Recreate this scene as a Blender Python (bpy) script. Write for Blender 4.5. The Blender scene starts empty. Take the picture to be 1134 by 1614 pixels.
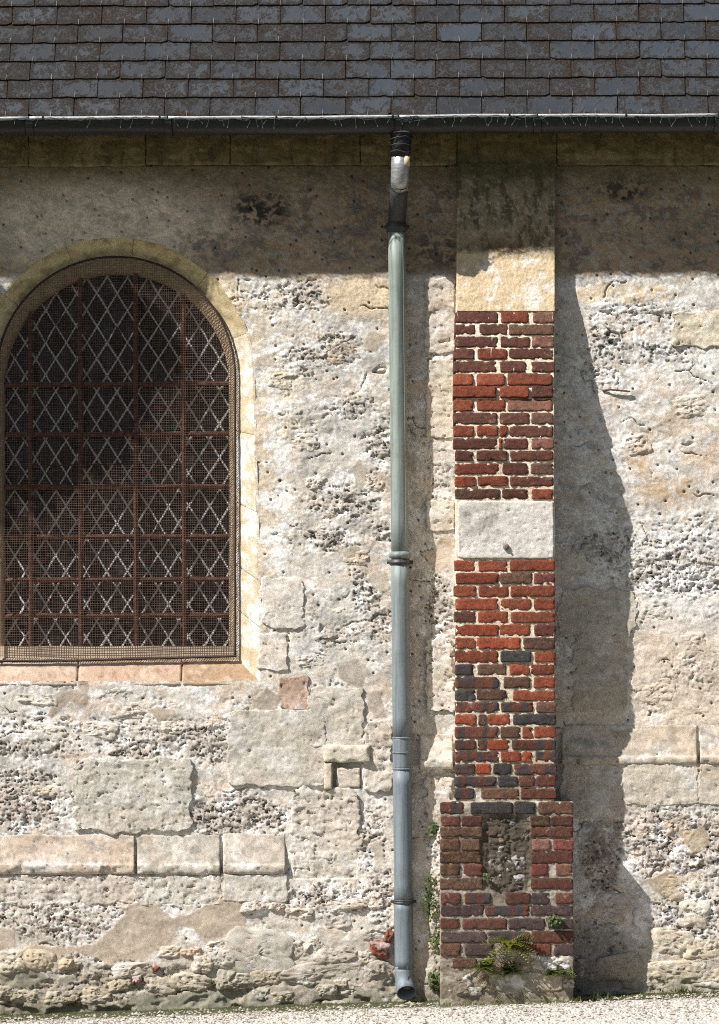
import bpy, math, random
import numpy as np
from mathutils import Vector, Matrix

# ------------------------------------------------------------------ camera, sky, sun, exposure
scene = bpy.context.scene
S = 310.0                      # photo pixels per metre on the wall plane
PW, PH = 1134.0, 1614.0
CX, CD, CZ = 640.0 / S, 18.0, 1.75
cam_data = bpy.data.cameras.new('camera')
cam = bpy.data.objects.new('camera', cam_data)
scene.collection.objects.link(cam)
cam.location = (CX, -CD, CZ)
cam.rotation_euler = (math.radians(90), 0, 0)
cam_data.sensor_fit = 'VERTICAL'
cam_data.sensor_height = 36.0
cam_data.sensor_width = 36.0
VH = PH / S
cam_data.lens = 36.0 * CD / VH
cam_data.shift_x = (PW / 2 / S - CX) / VH
cam_data.shift_y = (PH / 2 / S - CZ) / VH
cam_data.clip_end = 500
scene.camera = cam

SUN_A, SUN_B = 1.5, 1.85       # shadow shift right / down per unit of depth
to_sun = Vector((-SUN_A, -1.0, SUN_B)).normalized()
world = bpy.data.worlds.new('World')
scene.world = world
world.use_nodes = True
wn = world.node_tree.nodes
sky = wn.new('ShaderNodeTexSky')
sky.sky_type = 'NISHITA'
sky.sun_disc = False
sky.sun_elevation = math.asin(to_sun.z)
sky.sun_rotation = math.atan2(to_sun.x, to_sun.y)
sky.air_density = 1.0
sky.dust_density = 1.5
sky.ozone_density = 0.6
bg = wn['Background']
bg.inputs['Strength'].default_value = 0.053
world.node_tree.links.new(sky.outputs['Color'], bg.inputs['Color'])
sun_data = bpy.data.lights.new('sun', 'SUN')
sun_data.energy = 5.0
sun_data.angle = math.radians(0.5)
sun_data.color = (1.0, 0.965, 0.92)
sun = bpy.data.objects.new('sun', sun_data)
scene.collection.objects.link(sun)
sun.rotation_euler = to_sun.to_track_quat('Z', 'Y').to_euler()
scene.cycles.use_denoising = False      # keep the fine mesh and stone grain crisp
scene.cycles.filter_width = 1.1
scene.view_settings.view_transform = 'Standard'
scene.view_settings.look = 'None'
scene.view_settings.exposure = 0.66
scene.view_settings.gamma = 1.0
scene.view_settings.use_curve_mapping = False

random.seed(7)
RNG = np.random.default_rng(7)
COL = scene.collection

# ------------------------------------------------------------------ helpers
def lin(c):
    return tuple(((x / 255.0) / 12.92 if x / 255.0 <= 0.04045 else ((x / 255.0 + 0.055) / 1.055) ** 2.4) for x in c)

def P(px, py, Y=0.0):
    """photo pixel at depth Y (wall face is Y = 0, viewer is at -Y) -> world"""
    t = (Y + CD) / CD
    x = CX + (px / S - CX) * t
    z = CZ + ((PH - py) / S - CZ) * t
    return x, Y, z

def PV(px, py, Y=0.0):
    return Vector(P(px, py, Y))

_perm = np.random.default_rng(99).permutation(256)
_perm = np.concatenate([_perm, _perm, _perm])
_ga = np.random.default_rng(5).uniform(0, 2 * np.pi, 256)
_gx, _gy = np.cos(_ga), np.sin(_ga)

def perlin(x, y, seed=0):
    x = np.asarray(x, dtype=np.float64) + seed * 17.31
    y = np.asarray(y, dtype=np.float64) + seed * 9.77
    xi = np.floor(x).astype(np.int64); yi = np.floor(y).astype(np.int64)
    xf = x - xi; yf = y - yi
    xi &= 255; yi &= 255
    def g(ix, iy, dx, dy):
        h = _perm[_perm[ix & 255] + (iy & 255)]
        return _gx[h] * dx + _gy[h] * dy
    a = g(xi, yi, xf, yf); b = g(xi + 1, yi, xf - 1, yf)
    c = g(xi, yi + 1, xf, yf - 1); d = g(xi + 1, yi + 1, xf - 1, yf - 1)
    u = xf * xf * xf * (xf * (xf * 6 - 15) + 10); v = yf * yf * yf * (yf * (yf * 6 - 15) + 10)
    return 1.5 * ((a * (1 - u) + b * u) * (1 - v) + (c * (1 - u) + d * u) * v)

def fbm(x, y, o=4, seed=0, gain=0.5):
    r = 0.0; a = 1.0; f = 1.0; n = 0.0
    for i in range(o):
        r = r + a * perlin(x * f, y * f, seed + i * 3.1); n += a; a *= gain; f *= 2.03
    return r / n

def ridged(x, y, o=3, seed=0):
    r = 0.0; a = 1.0; f = 1.0; n = 0.0
    for i in range(o):
        r = r + a * (1 - 2 * np.abs(perlin(x * f, y * f, seed + i * 5.3))); n += a; a *= 0.5; f *= 2.1
    return r / n

def worley(x, y, seed=0):
    x = np.asarray(x, dtype=np.float64); y = np.asarray(y, dtype=np.float64)
    xi = np.floor(x).astype(np.int64); yi = np.floor(y).astype(np.int64)
    f1 = np.full(x.shape, 9.0); f2 = np.full(x.shape, 9.0); cid = np.zeros(x.shape)
    tab = np.random.default_rng(int(seed) + 1000).random((256, 3))
    for dx in (-1, 0, 1):
        for dy in (-1, 0, 1):
            cx = xi + dx; cy = yi + dy
            h = _perm[_perm[cx & 255] + (cy & 255)]
            d = np.hypot(cx + tab[h, 0] - x, cy + tab[h, 1] - y)
            nf = d < f1
            f2 = np.where(nf, f1, np.minimum(f2, d)); cid = np.where(nf, tab[h, 2], cid); f1 = np.where(nf, d, f1)
    return f1, f2, cid

def sstep(a, b, x):
    t = np.clip((x - a) / (b - a), 0, 1)
    return t * t * (3 - 2 * t)

def sdpoly(u, v, poly):
    """signed distance in px, negative inside"""
    d = np.full(u.shape, 1e9); inside = np.zeros(u.shape, bool)
    n = len(poly)
    for i in range(n):
        ax, ay = poly[i]; bx, by = poly[(i + 1) % n]
        ex, ey = bx - ax, by - ay
        t = np.clip(((u - ax) * ex + (v - ay) * ey) / (ex * ex + ey * ey + 1e-9), 0, 1)
        d = np.minimum(d, (u - ax - t * ex) ** 2 + (v - ay - t * ey) ** 2)
        cond = (ay > v) != (by > v)
        with np.errstate(divide='ignore', invalid='ignore'):
            xx = (bx - ax) * (v - ay) / ((by - ay) if by != ay else 1e-9) + ax
        inside ^= cond & (u < xx)
    d = np.sqrt(d)
    return np.where(inside, -d, d)

def mesh_np(name, verts, quads, cols=None, smooth=True):
    me = bpy.data.meshes.new(name)
    verts = np.asarray(verts, dtype=np.float32).reshape(-1, 3); quads = np.asarray(quads, dtype=np.int32)
    k = quads.shape[1]
    me.vertices.add(len(verts)); me.vertices.foreach_set('co', verts.ravel())
    me.loops.add(quads.size); me.loops.foreach_set('vertex_index', quads.ravel())
    me.polygons.add(len(quads))
    me.polygons.foreach_set('loop_start', np.arange(0, quads.size, k, dtype=np.int32))
    me.polygons.foreach_set('loop_total', np.full(len(quads), k, dtype=np.int32))
    me.polygons.foreach_set('use_smooth', np.full(len(quads), smooth, dtype=bool))
    if cols is not None:
        ca = me.color_attributes.new('Col', 'FLOAT_COLOR', 'POINT')
        c = np.ones((len(verts), 4), dtype=np.float32); c[:, :3] = cols
        ca.data.foreach_set('color', c.ravel())
    me.update(calc_edges=True)
    return me

def link(name, me, mat=None, parent=None, loc=None, rot=None):
    o = bpy.data.objects.new(name, me)
    COL.objects.link(o)
    if mat is not None and me is not None and not me.materials:
        me.materials.append(mat)
    if loc is not None: o.location = loc
    if rot is not None: o.rotation_euler = rot
    if parent is not None:
        o.parent = parent
        o.matrix_parent_inverse = Matrix.Translation(-world_loc(parent))
    return o

def world_loc(o):
    v = Vector(o.location)
    return v

def thing(name, label, cat, loc=(0, 0, 0), group=None):
    o = bpy.data.objects.new(name, None)
    COL.objects.link(o); o.location = loc; o.empty_display_size = 0.1
    o['label'] = label; o['category'] = cat
    if group: o['group'] = group
    return o

def tag(o, label, cat, group=None):
    o['label'] = label; o['category'] = cat
    if group: o['group'] = group
    return o

class MB:
    def __init__(s): s.v = []; s.f = []
    def add(s, vs, fs):
        b = len(s.v); s.v += [tuple(p) for p in vs]; s.f += [tuple(b + i for i in f) for f in fs]
    def box(s, lo, hi):
        x0, y0, z0 = lo; x1, y1, z1 = hi
        s.add([(x0,y0,z0),(x1,y0,z0),(x1,y1,z0),(x0,y1,z0),(x0,y0,z1),(x1,y0,z1),(x1,y1,z1),(x0,y1,z1)],
              [(0,3,2,1),(4,5,6,7),(0,1,5,4),(1,2,6,5),(2,3,7,6),(3,0,4,7)])
    def tube(s, pts, rad, n=8, cap=True, up=None):
        pts = [Vector(p) for p in pts]
        if not isinstance(rad, (list, tuple)): rad = [rad] * len(pts)
        rings = []
        prev = None
        for i, p in enumerate(pts):
            d = (pts[min(i + 1, len(pts) - 1)] - pts[max(i - 1, 0)])
            if d.length < 1e-9: d = Vector((0, 0, 1))
            d.normalize()
            if prev is None:
                a = Vector((0, 1, 0)) if abs(d.y) < 0.9 else Vector((1, 0, 0))
            else: a = prev
            a = (a - d * a.dot(d)).normalized(); b = d.cross(a); prev = a
            rings.append([p + a * (rad[i] * math.cos(2 * math.pi * k / n)) + b * (rad[i] * math.sin(2 * math.pi * k / n)) for k in range(n)])
        vs = [q for r in rings for q in r]; fs = []
        for i in range(len(pts) - 1):
            for k in range(n):
                k2 = (k + 1) % n
                fs.append((i * n + k, i * n + k2, (i + 1) * n + k2, (i + 1) * n + k))
        if cap:
            fs.append(tuple(range(n))[::-1]); fs.append(tuple((len(pts) - 1) * n + k for k in range(n)))
        s.add(vs, fs)
    def mesh(s, name, smooth=False):
        me = bpy.data.meshes.new(name)
        me.from_pydata(s.v, [], s.f)
        if smooth:
            for p in me.polygons: p.use_smooth = len(p.vertices) == 4
        me.update()
        return me
    def build(s, name, mat, parent=None, smooth=False):
        return link(name, s.mesh(name, smooth), mat, parent)

# ------------------------------------------------------------------ materials
def new_mat(name):
    m = bpy.data.materials.new(name); m.use_nodes = True
    nt = m.node_tree; n = nt.nodes; b = n['Principled BSDF']
    return m, nt, n, b, nt.links.new

def noise_node(n, L, vec, scale, detail=5, rough=0.6, dist=0.0):
    t = n.new('ShaderNodeTexNoise'); t.inputs['Scale'].default_value = scale
    t.inputs['Detail'].default_value = detail; t.inputs['Roughness'].default_value = rough
    t.inputs['Distortion'].default_value = dist
    if vec is not None: L(vec, t.inputs['Vector'])
    return t.outputs['Fac']

def ramp(n, L, fac, stops, interp='LINEAR'):
    r = n.new('ShaderNodeValToRGB'); r.color_ramp.interpolation = interp
    e = r.color_ramp.elements
    while len(e) < len(stops): e.new(0.5)
    for i, (p, c) in enumerate(stops):
        e[i].position = p; e[i].color = (*c, 1) if len(c) == 3 else c
    L(fac, r.inputs['Fac'])
    return r.outputs['Color']

def mixc(n, L, fac, a, b, mode='MIX'):
    m = n.new('ShaderNodeMix'); m.data_type = 'RGBA'; m.blend_type = mode
    for sock, val in ((m.inputs[0], fac), (m.inputs[6], a), (m.inputs[7], b)):
        if isinstance(val, (int, float)): sock.default_value = val
        elif isinstance(val, tuple): sock.default_value = (*val, 1) if len(val) == 3 else val
        else: L(val, sock)
    return m.outputs[2]

def mathn(n, L, op, a, b=None, clamp=False):
    m = n.new('ShaderNodeMath'); m.operation = op; m.use_clamp = clamp
    for i, val in enumerate((a, b)):
        if val is None: continue
        if isinstance(val, (int, float)): m.inputs[i].default_value = val
        else: L(val, m.inputs[i])
    return m.outputs[0]

def bump(n, L, h, strength, dist, normal=None):
    b = n.new('ShaderNodeBump'); b.inputs['Strength'].default_value = strength; b.inputs['Distance'].default_value = dist
    L(h, b.inputs['Height'])
    if normal is not None: L(normal, b.inputs['Normal'])
    return b.outputs['Normal']

def mat_stone():
    m, nt, n, b, L = new_mat('weathered_limestone')
    pos = n.new('ShaderNodeNewGeometry').outputs['Position']
    at = n.new('ShaderNodeAttribute'); at.attribute_name = 'Col'
    f1 = noise_node(n, L, pos, 26, 8, 0.72)
    f2 = noise_node(n, L, pos, 170, 6, 0.7)
    v = ramp(n, L, f1, [(0.30, (0.70, 0.68, 0.64)), (0.5, (1.0, 0.99, 0.97)), (0.72, (1.16, 1.15, 1.14))])
    c = mixc(n, L, 1.0, at.outputs['Color'], v, 'MULTIPLY')
    v2 = ramp(n, L, f2, [(0.28, (0.66, 0.63, 0.60)), (0.48, (1.0, 1.0, 1.0)), (0.75, (1.14, 1.14, 1.15))])
    c = mixc(n, L, 1.0, c, v2, 'MULTIPLY')
    sp = noise_node(n, L, pos, 72, 9, 0.80)
    c = mixc(n, L, ramp(n, L, sp, [(0.61, (0, 0, 0)), (0.68, (0.62, 0.62, 0.62))]), c, (0.105, 0.090, 0.075))
    sw = noise_node(n, L, pos, 55, 9, 0.80, 0.5)
    c = mixc(n, L, ramp(n, L, sw, [(0.60, (0, 0, 0)), (0.68, (0.5, 0.5, 0.5))]), c, (0.74, 0.73, 0.71))
    L(c, b.inputs['Base Color'])
    b.inputs['Roughness'].default_value = 0.92
    b.inputs['Specular IOR Level'].default_value = 0.15
    h = mathn(n, L, 'ADD', mathn(n, L, 'MULTIPLY', f2, 0.6), noise_node(n, L, pos, 420, 3, 0.6))
    L(bump(n, L, h, 0.9, 0.005), b.inputs['Normal'])
    return m

def mat_brick(name, kind):
    m, nt, n, b, L = new_mat(name)
    oi = n.new('ShaderNodeObjectInfo')
    pos = n.new('ShaderNodeNewGeometry').outputs['Position']
    f1 = noise_node(n, L, pos, 42, 8, 0.78); f2 = noise_node(n, L, pos, 130, 6, 0.75)
    v = ramp(n, L, f1, [(0.3, (0.50, 0.50, 0.52)), (0.5, (1, 1, 1)), (0.70, (1.35, 1.30, 1.25))])
    c = mixc(n, L, 1.0, oi.outputs['Color'], v, 'MULTIPLY')
    v2 = ramp(n, L, f2, [(0.3, (0.50, 0.49, 0.48)), (0.5, (1, 1, 1)), (0.70, (1.4, 1.38, 1.36))])
    c = mixc(n, L, 1.0, c, v2, 'MULTIPLY')
    soot = noise_node(n, L, pos, 7, 6, 0.7)
    c = mixc(n, L, ramp(n, L, soot, [(0.50, (0, 0, 0)), (0.70, (0.5, 0.5, 0.5))]), c, (0.035, 0.028, 0.026))
    pore = noise_node(n, L, pos, 95, 8, 0.8)
    c = mixc(n, L, ramp(n, L, pore, [(0.57, (0, 0, 0)), (0.66, (0.7, 0.7, 0.7))]), c, (0.030, 0.022, 0.020))
    dust = noise_node(n, L, pos, 66, 8, 0.8)
    c = mixc(n, L, ramp(n, L, dust, [(0.57, (0, 0, 0)), (0.70, (0.5, 0.5, 0.5))]), c, lin((176, 138, 118)))
    # lime smears left by the mortar
    f3 = noise_node(n, L, pos, 11, 7, 0.75, 0.6)
    lime = ramp(n, L, f3, [(0.60, (0, 0, 0)), (0.74, (0.5, 0.5, 0.5))])
    c = mixc(n, L, lime, c, lin((196, 176, 158)))
    mp = n.new('ShaderNodeMapping'); L(pos, mp.inputs['Vector'])
    if kind == 'limed':       # white lime runs
        mp.inputs['Scale'].default_value = (75, 20, 9)
        f4 = noise_node(n, L, mp.outputs['Vector'], 1.0, 4, 0.6)
        c = mixc(n, L, ramp(n, L, f4, [(0.66, (0, 0, 0)), (0.71, (0.85, 0.85, 0.85))]), c, lin((226, 218, 208)))
    elif kind == 'banded':    # kiln-flared dark bands
        mp.inputs['Scale'].default_value = (22, 4, 3)
        f4 = noise_node(n, L, mp.outputs['Vector'], 1.0, 2, 0.5)
        c = mixc(n, L, ramp(n, L, f4, [(0.50, (0, 0, 0)), (0.56, (0.9, 0.9, 0.9))]), c, lin((62, 60, 62)))
    elif kind == 'lichen':    # ochre lichen
        f4 = noise_node(n, L, pos, 38, 6, 0.7)
        c = mixc(n, L, ramp(n, L, f4, [(0.50, (0, 0, 0)), (0.66, (0.6, 0.6, 0.6))]), c, lin((122, 98, 58)))
        f5 = noise_node(n, L, pos, 150, 3, 0.6)
        c = mixc(n, L, ramp(n, L, f5, [(0.68, (0, 0, 0)), (0.72, (0.8, 0.8, 0.8))]), c, lin((196, 190, 172)))
    L(c, b.inputs['Base Color'])
    b.inputs['Roughness'].default_value = 0.88; b.inputs['Specular IOR Level'].default_value = 0.2
    h = mathn(n, L, 'ADD', f1, mathn(n, L, 'MULTIPLY', f2, 0.5))
    L(bump(n, L, h, 1.0, 0.008), b.inputs['Normal'])
    return m

def mat_slate():
    m, nt, n, b, L = new_mat('lichened_slate')
    oi = n.new('ShaderNodeObjectInfo')
    geo = n.new('ShaderNodeNewGeometry').outputs['Position']
    tc = n.new('ShaderNodeTexCoord').outputs['Object']
    sx = n.new('ShaderNodeSeparateXYZ'); L(tc, sx.inputs[0])
    # distance to the slate's edges, from its own coordinates
    ax = mathn(n, L, 'SUBTRACT', 0.110, mathn(n, L, 'ABSOLUTE', sx.outputs['X']))
    ay = mathn(n, L, 'MINIMUM', sx.outputs['Y'], mathn(n, L, 'SUBTRACT', 0.112, sx.outputs['Y']))
    ed = mathn(n, L, 'MINIMUM', ax, ay)
    edge = n.new('ShaderNodeMapRange'); L(ed, edge.inputs['Value'])
    edge.inputs['From Min'].default_value = 0.0; edge.inputs['From Max'].default_value = 0.030
    edge.inputs['To Min'].default_value = 0.16; edge.inputs['To Max'].default_value = -0.06
    big = noise_node(n, L, geo, 3.2, 3, 0.5); mid = noise_node(n, L, geo, 24, 10, 0.70, 0.4); fine = noise_node(n, L, geo, 110, 5, 0.75)
    mid2 = mathn(n, L, 'ADD', .5, mathn(n, L, 'MULTIPLY', mathn(n, L, 'SUBTRACT', mid, .5), 1.7))
    f = mathn(n, L, 'ADD', mathn(n, L, 'ADD', mid2, edge.outputs[0]), mathn(n, L, 'MULTIPLY', mathn(n, L, 'SUBTRACT', big, 0.5), 0.45))
    f = mathn(n, L, 'ADD', f, mathn(n, L, 'MULTIPLY', mathn(n, L, 'SUBTRACT', oi.outputs['Random'], 0.5), 0.24))
    f = mathn(n, L, 'ADD', f, mathn(n, L, 'MULTIPLY', mathn(n, L, 'SUBTRACT', fine, 0.5), 0.42))
    bare = mixc(n, L, noise_node(n, L, geo, 9, 4, 0.6), (0.015, 0.021, 0.030), (0.028, 0.037, 0.050))
    bare = mixc(n, L, ramp(n, L, oi.outputs['Random'], [(0.0, (0, 0, 0)), (1, (0.5, 0.5, 0.5))]), bare, (0.033, 0.042, 0.053))
    h2 = n.new('ShaderNodeTexWhiteNoise'); h2.noise_dimensions = '1D'; L(oi.outputs['Random'], h2.inputs['W'])
    film = ramp(n, L, noise_node(n, L, geo, 19, 9, .78), [(.40, (0, 0, 0)), (.68, (.75, .75, .75))])
    bare = mixc(n, L, film, bare, (.040, .040, .040))
    bare = mixc(n, L, 1.0, bare, ramp(n, L, h2.outputs['Value'], [(0, (.55, .55, .54)), (.5, (.95, .95, .95)), (1, (1.35, 1.36, 1.40))]), 'MULTIPLY')
    crust = noise_node(n, L, geo, 120, 6, .85)
    rust = ramp(n, L, crust, [(.36, (.004, .0035, .003)), (.47, (.014, .011, .010)), (.54, (.032, .021, .014)), (.60, (.058, .036, .022)), (.66, (.07, .066, .060)), (.74, (.16, .155, .145))])
    brown2 = ramp(n, L, crust, [(.38, (.010, .009, .009)), (.52, (.026, .024, .023)), (.62, (.060, .058, .055)), (.72, (.13, .13, .125))])
    rust = mixc(n, L, ramp(n, L, noise_node(n, L, geo, 6, 5, .7), [(.42, (0, 0, 0)), (.58, (1, 1, 1))]), rust, brown2)
    lich = ramp(n, L, f, [(0.41, (0, 0, 0)), (0.50, (.35, .35, .35)), (0.56, (.75, .75, .75)), (0.68, (1, 1, 1))])
    rim = ramp(n, L, f, [(0.43, (0, 0, 0)), (0.475, (0.45, 0.45, 0.45)), (0.53, (0, 0, 0))])
    c = mixc(n, L, lich, bare, rust)
    c = mixc(n, L, rim, c, (0.062, 0.062, 0.060))
    spots = n.new('ShaderNodeTexVoronoi'); spots.inputs['Scale'].default_value = 62; L(geo, spots.inputs['Vector'])
    sp = ramp(n, L, spots.outputs['Distance'], [(0.10, (0.7, 0.7, 0.7)), (0.2, (0, 0, 0))])
    gate = ramp(n, L, noise_node(n, L, geo, 14, 3), [(0.5, (0, 0, 0)), (0.6, (1, 1, 1))])
    c = mixc(n, L, mixc(n, L, 1.0, sp, gate, 'MULTIPLY'), c, (0.10, 0.10, 0.095))
    L(c, b.inputs['Base Color'])
    rr = ramp(n, L, lich, [(0, (0.5, 0.5, 0.5)), (1, (0.95, 0.95, 0.95))]); L(rr, b.inputs['Roughness'])
    b.inputs['Specular IOR Level'].default_value = 0.3
    h = mathn(n, L, 'ADD', mathn(n, L, 'MULTIPLY', lich, mathn(n, L, 'ADD', fine, 0.2)), mathn(n, L, 'MULTIPLY', mid, 0.3))
    L(bump(n, L, h, 0.8, 0.004), b.inputs['Normal'])
    return m

def mat_simple(name, col, rough=0.7, metal=0.0, var=0.25, scale=60, bstr=0.3, bdist=0.002, spec=0.4, col2=None, stretch=None):
    m, nt, n, b, L = new_mat(name)
    pos = n.new('ShaderNodeNewGeometry').outputs['Position']
    if stretch:
        mp = n.new('ShaderNodeMapping'); mp.inputs['Scale'].default_value = stretch; L(pos, mp.inputs['Vector']); pos = mp.outputs['Vector']
    f = noise_node(n, L, pos, scale, 6, 0.65)
    a = tuple(x * (1 - var) for x in col); c2 = col2 if col2 else tuple(min(1, x * (1 + var)) for x in col)
    L(ramp(n, L, f, [(0.32, a), (0.68, c2)]), b.inputs['Base Color'])
    b.inputs['Roughness'].default_value = rough; b.inputs['Metallic'].default_value = metal
    b.inputs['Specular IOR Level'].default_value = spec
    if bstr: L(bump(n, L, f, bstr, bdist), b.inputs['Normal'])
    return m

def mat_leaf(name, c1, c2):
    m, nt, n, b, L = new_mat(name)
    pos = n.new('ShaderNodeNewGeometry').outputs['Position']
    L(ramp(n, L, noise_node(n, L, pos, 45, 3), [(0.35, c1), (0.65, c2)]), b.inputs['Base Color'])
    b.inputs['Roughness'].default_value = 0.6
    tr = n.new('ShaderNodeBsdfTranslucent'); tr.inputs['Color'].default_value = (c2[0] * 1.2, c2[1] * 1.3, c2[2], 1)
    mx = n.new('ShaderNodeMixShader'); mx.inputs[0].default_value = 0.25
    L(b.outputs[0], mx.inputs[1]); L(tr.outputs[0], mx.inputs[2]); L(mx.outputs[0], n['Material Output'].inputs['Surface'])
    return m

def mat_zinc():
    m, nt, n, b, L = new_mat('weathered_zinc')
    pos = n.new('ShaderNodeNewGeometry').outputs['Position']
    mp = n.new('ShaderNodeMapping'); mp.inputs['Scale'].default_value = (45, 45, 2.2); L(pos, mp.inputs['Vector'])
    st = noise_node(n, L, mp.outputs['Vector'], 1.0, 6, 0.65)
    sz = n.new('ShaderNodeSeparateXYZ'); L(pos, sz.inputs[0])
    # older upper length is greener, the lower length bluer
    hz = n.new('ShaderNodeMapRange'); L(sz.outputs['Z'], hz.inputs['Value'])
    hz.inputs['From Min'].default_value = 1.3; hz.inputs['From Max'].default_value = 3.0
    c = mixc(n, L, hz.outputs[0], lin((112, 122, 129)), lin((132, 142, 134)))
    c = mixc(n, L, 1.0, c, ramp(n, L, st, [(0.3, (0.56, 0.58, 0.64)), (0.52, (1, 1, 1)), (0.75, (1.2, 1.19, 1.14))]), 'MULTIPLY')
    spk = noise_node(n, L, pos, 55, 5, 0.7)
    c = mixc(n, L, ramp(n, L, spk, [(0.66, (0, 0, 0)), (0.72, (0.5, 0.5, 0.5))]), c, lin((205, 208, 205)))
    dirt = noise_node(n, L, pos, 7, 7, .72)
    c = mixc(n, L, ramp(n, L, dirt, [(.50, (0, 0, 0)), (.70, (.55, .55, .55))]), c, lin((92, 94, 90)))
    L(c, b.inputs['Base Color'])
    b.inputs['Metallic'].default_value = 0.15
    L(ramp(n, L, st, [(0.3, (0.52,) * 3), (0.7, (0.72,) * 3)]), b.inputs['Roughness'])
    L(bump(n, L, mathn(n, L, 'ADD', dirt, mathn(n, L, 'MULTIPLY', spk, .12)), 0.35, 0.006), b.inputs['Normal'])
    return m

def mat_glass():
    m, nt, n, b, L = new_mat('old_window_glass')
    pos = n.new('ShaderNodeNewGeometry').outputs['Position']
    b.inputs['Base Color'].default_value = (0.018, 0.02, 0.02, 1)
    b.inputs['Roughness'].default_value = 0.12
    b.inputs['Specular IOR Level'].default_value = 0.45
    f = noise_node(n, L, pos, 14, 5, 0.65)
    L(ramp(n, L, f, [(0.35, (0.012, 0.014, 0.015)), (0.55, (0.020, 0.022, 0.023)), (0.7, (0.05, 0.048, 0.044))]), b.inputs['Base Color'])
    L(ramp(n, L, f, [(0.4, (0.1,) * 3), (0.7, (0.7,) * 3)]), b.inputs['Roughness'])
    L(bump(n, L, noise_node(n, L, pos, 22, 2), 0.25, 0.004), b.inputs['Normal'])
    tp = n.new('ShaderNodeBsdfTransparent'); tp.inputs['Color'].default_value = (0.55, 0.6, 0.6, 1)
    mx = n.new('ShaderNodeMixShader'); mx.inputs[0].default_value = 0.62
    L(tp.outputs[0], mx.inputs[1]); L(b.outputs[0], mx.inputs[2]); L(mx.outputs[0], n['Material Output'].inputs['Surface'])
    return m

M = {}
M['stone'] = mat_stone()
M['brick'] = mat_brick('fired_brick', 'plain'); M['limed'] = mat_brick('limed_brick', 'limed')
M['banded'] = mat_brick('flared_brick', 'banded'); M['lichen'] = mat_brick('lichened_brick', 'lichen')
M['slate'] = mat_slate()
M['hook'] = mat_simple('tinned_hook', (0.05, 0.049, 0.045), 0.45, 0.6, 0.4, 120)
M['deck'] = mat_simple('roof_underlay', (0.02, 0.018, 0.016), 0.95)
M['gutter'] = mat_simple('dark_gutter', (0.022, 0.024, 0.026), 0.42, 0.2, 0.5, 7, 0.15, 0.002, 0.5, stretch=(4, 30, 8))
M['bead'] = mat_simple('bright_bead', (0.45, 0.45, 0.45), 0.5, 0.3, 0.6, 20, 0.1, 0.001, 0.5, stretch=(3, 20, 20))
M['zinc'] = mat_zinc()
M['tape'] = mat_simple('black_bitumen_wrap', (0.010, 0.009, 0.009), 0.5, 0, 0.5, 60, 0.5, 0.003)
M['foil'] = mat_simple('foil_bandage', (0.42, 0.43, 0.45), 0.35, 0.6, 0.35, 30, 0.5, 0.004, stretch=(1, 1, 3))
M['oldzinc'] = mat_simple('dirty_zinc', (0.055, 0.058, 0.06), 0.55, 0.3, 0.5, 18, 0.2, 0.002, stretch=(6, 6, 1))
M['rust'] = mat_simple('rusty_iron', lin((78, 52, 46)), 0.85, 0.0, 0.45, 70, 0.6, 0.003, 0.25, col2=lin((128, 90, 78)))
M['wire'] = mat_simple('rusty_mesh_wire', lin((72, 54, 46)), 0.75, 0.1, 0.4, 40, 0.0, 0.001, 0.3, col2=lin((120, 94, 78)))
M['frame_wire'] = mat_simple('mesh_frame_iron', lin((60, 44, 40)), 0.8, 0.2, 0.4, 90, 0.5, 0.002)
M['lead'] = mat_simple('grey_lead_came', lin((196, 196, 192)), 0.65, 0.0, 0.25, 80, 0.4, 0.002, 0.3)
M['glass'] = mat_glass()
M['dark'] = mat_simple('dark_interior', (0.02, 0.019, 0.017), 0.95)
M['cable'] = mat_simple('teal_cable', (0.03, 0.05, 0.05), 0.5, 0, 0.3, 50, 0.0)
M['led'] = mat_simple('clear_led', (0.14, 0.18, 0.19), 0.25, 0, 0.1, 50, 0.0)
M['leaf'] = mat_leaf('weed_leaf', lin((46, 60, 24)), lin((84, 98, 42)))
M['fern'] = mat_leaf('fern_leaf', lin((104, 110, 44)), lin((150, 146, 72)))
M['grass'] = mat_leaf('grass_blade', lin((66, 84, 32)), lin((112, 120, 58)))
M['tree'] = mat_leaf('shade_tree_leaf', (0.035, 0.065, 0.018), (0.06, 0.1, 0.03))
M['bark'] = mat_simple('tree_bark', (0.09, 0.07, 0.05), 0.95, 0, 0.4, 12, 0.8, 0.02, stretch=(1, 1, 0.2))
M['wood'] = mat_simple('dark_eaves_board', (0.018, 0.016, 0.014), 0.9, 0, 0.4, 8, 0.4, 0.004, stretch=(1, 12, 12))

# ------------------------------------------------------------------ window outline (photo px)
WC, WY = 182.0, 592.0          # centre and springing of the arch
def arch_path(R, bottom, n=40, flare=0.0, WY=WY):
    """right foot, up the right jamb, over the arch, down the left jamb"""
    pts = []
    k = 34
    for i in range(k):
        t = i / k; pts.append((WC + R + flare * (1 - t), bottom + (WY - bottom) * t))
    for i in range(n + 1):
        a = math.pi * i / n; pts.append((WC + R * math.cos(a), WY - R * math.sin(a)))
    for i in range(1, k + 1):
        t = i / k; pts.append((WC - R - flare * t, WY + (bottom - WY) * t))
    return pts
OUT_R, OUT_FL, OUT_B = 217.0, 13.0, 1074.0
def in_opening(u, v, grow=0.0):
    R = OUT_R + grow
    a = (v <= WY) & ((u - WC) ** 2 + (v - WY) ** 2 < R * R)
    fl = OUT_FL * np.clip((v - WY) / (OUT_B - WY), 0, 1)
    b = (v > WY) & (v < OUT_B + grow) & (np.abs(u - WC) < R + fl)
    return a | b

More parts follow.
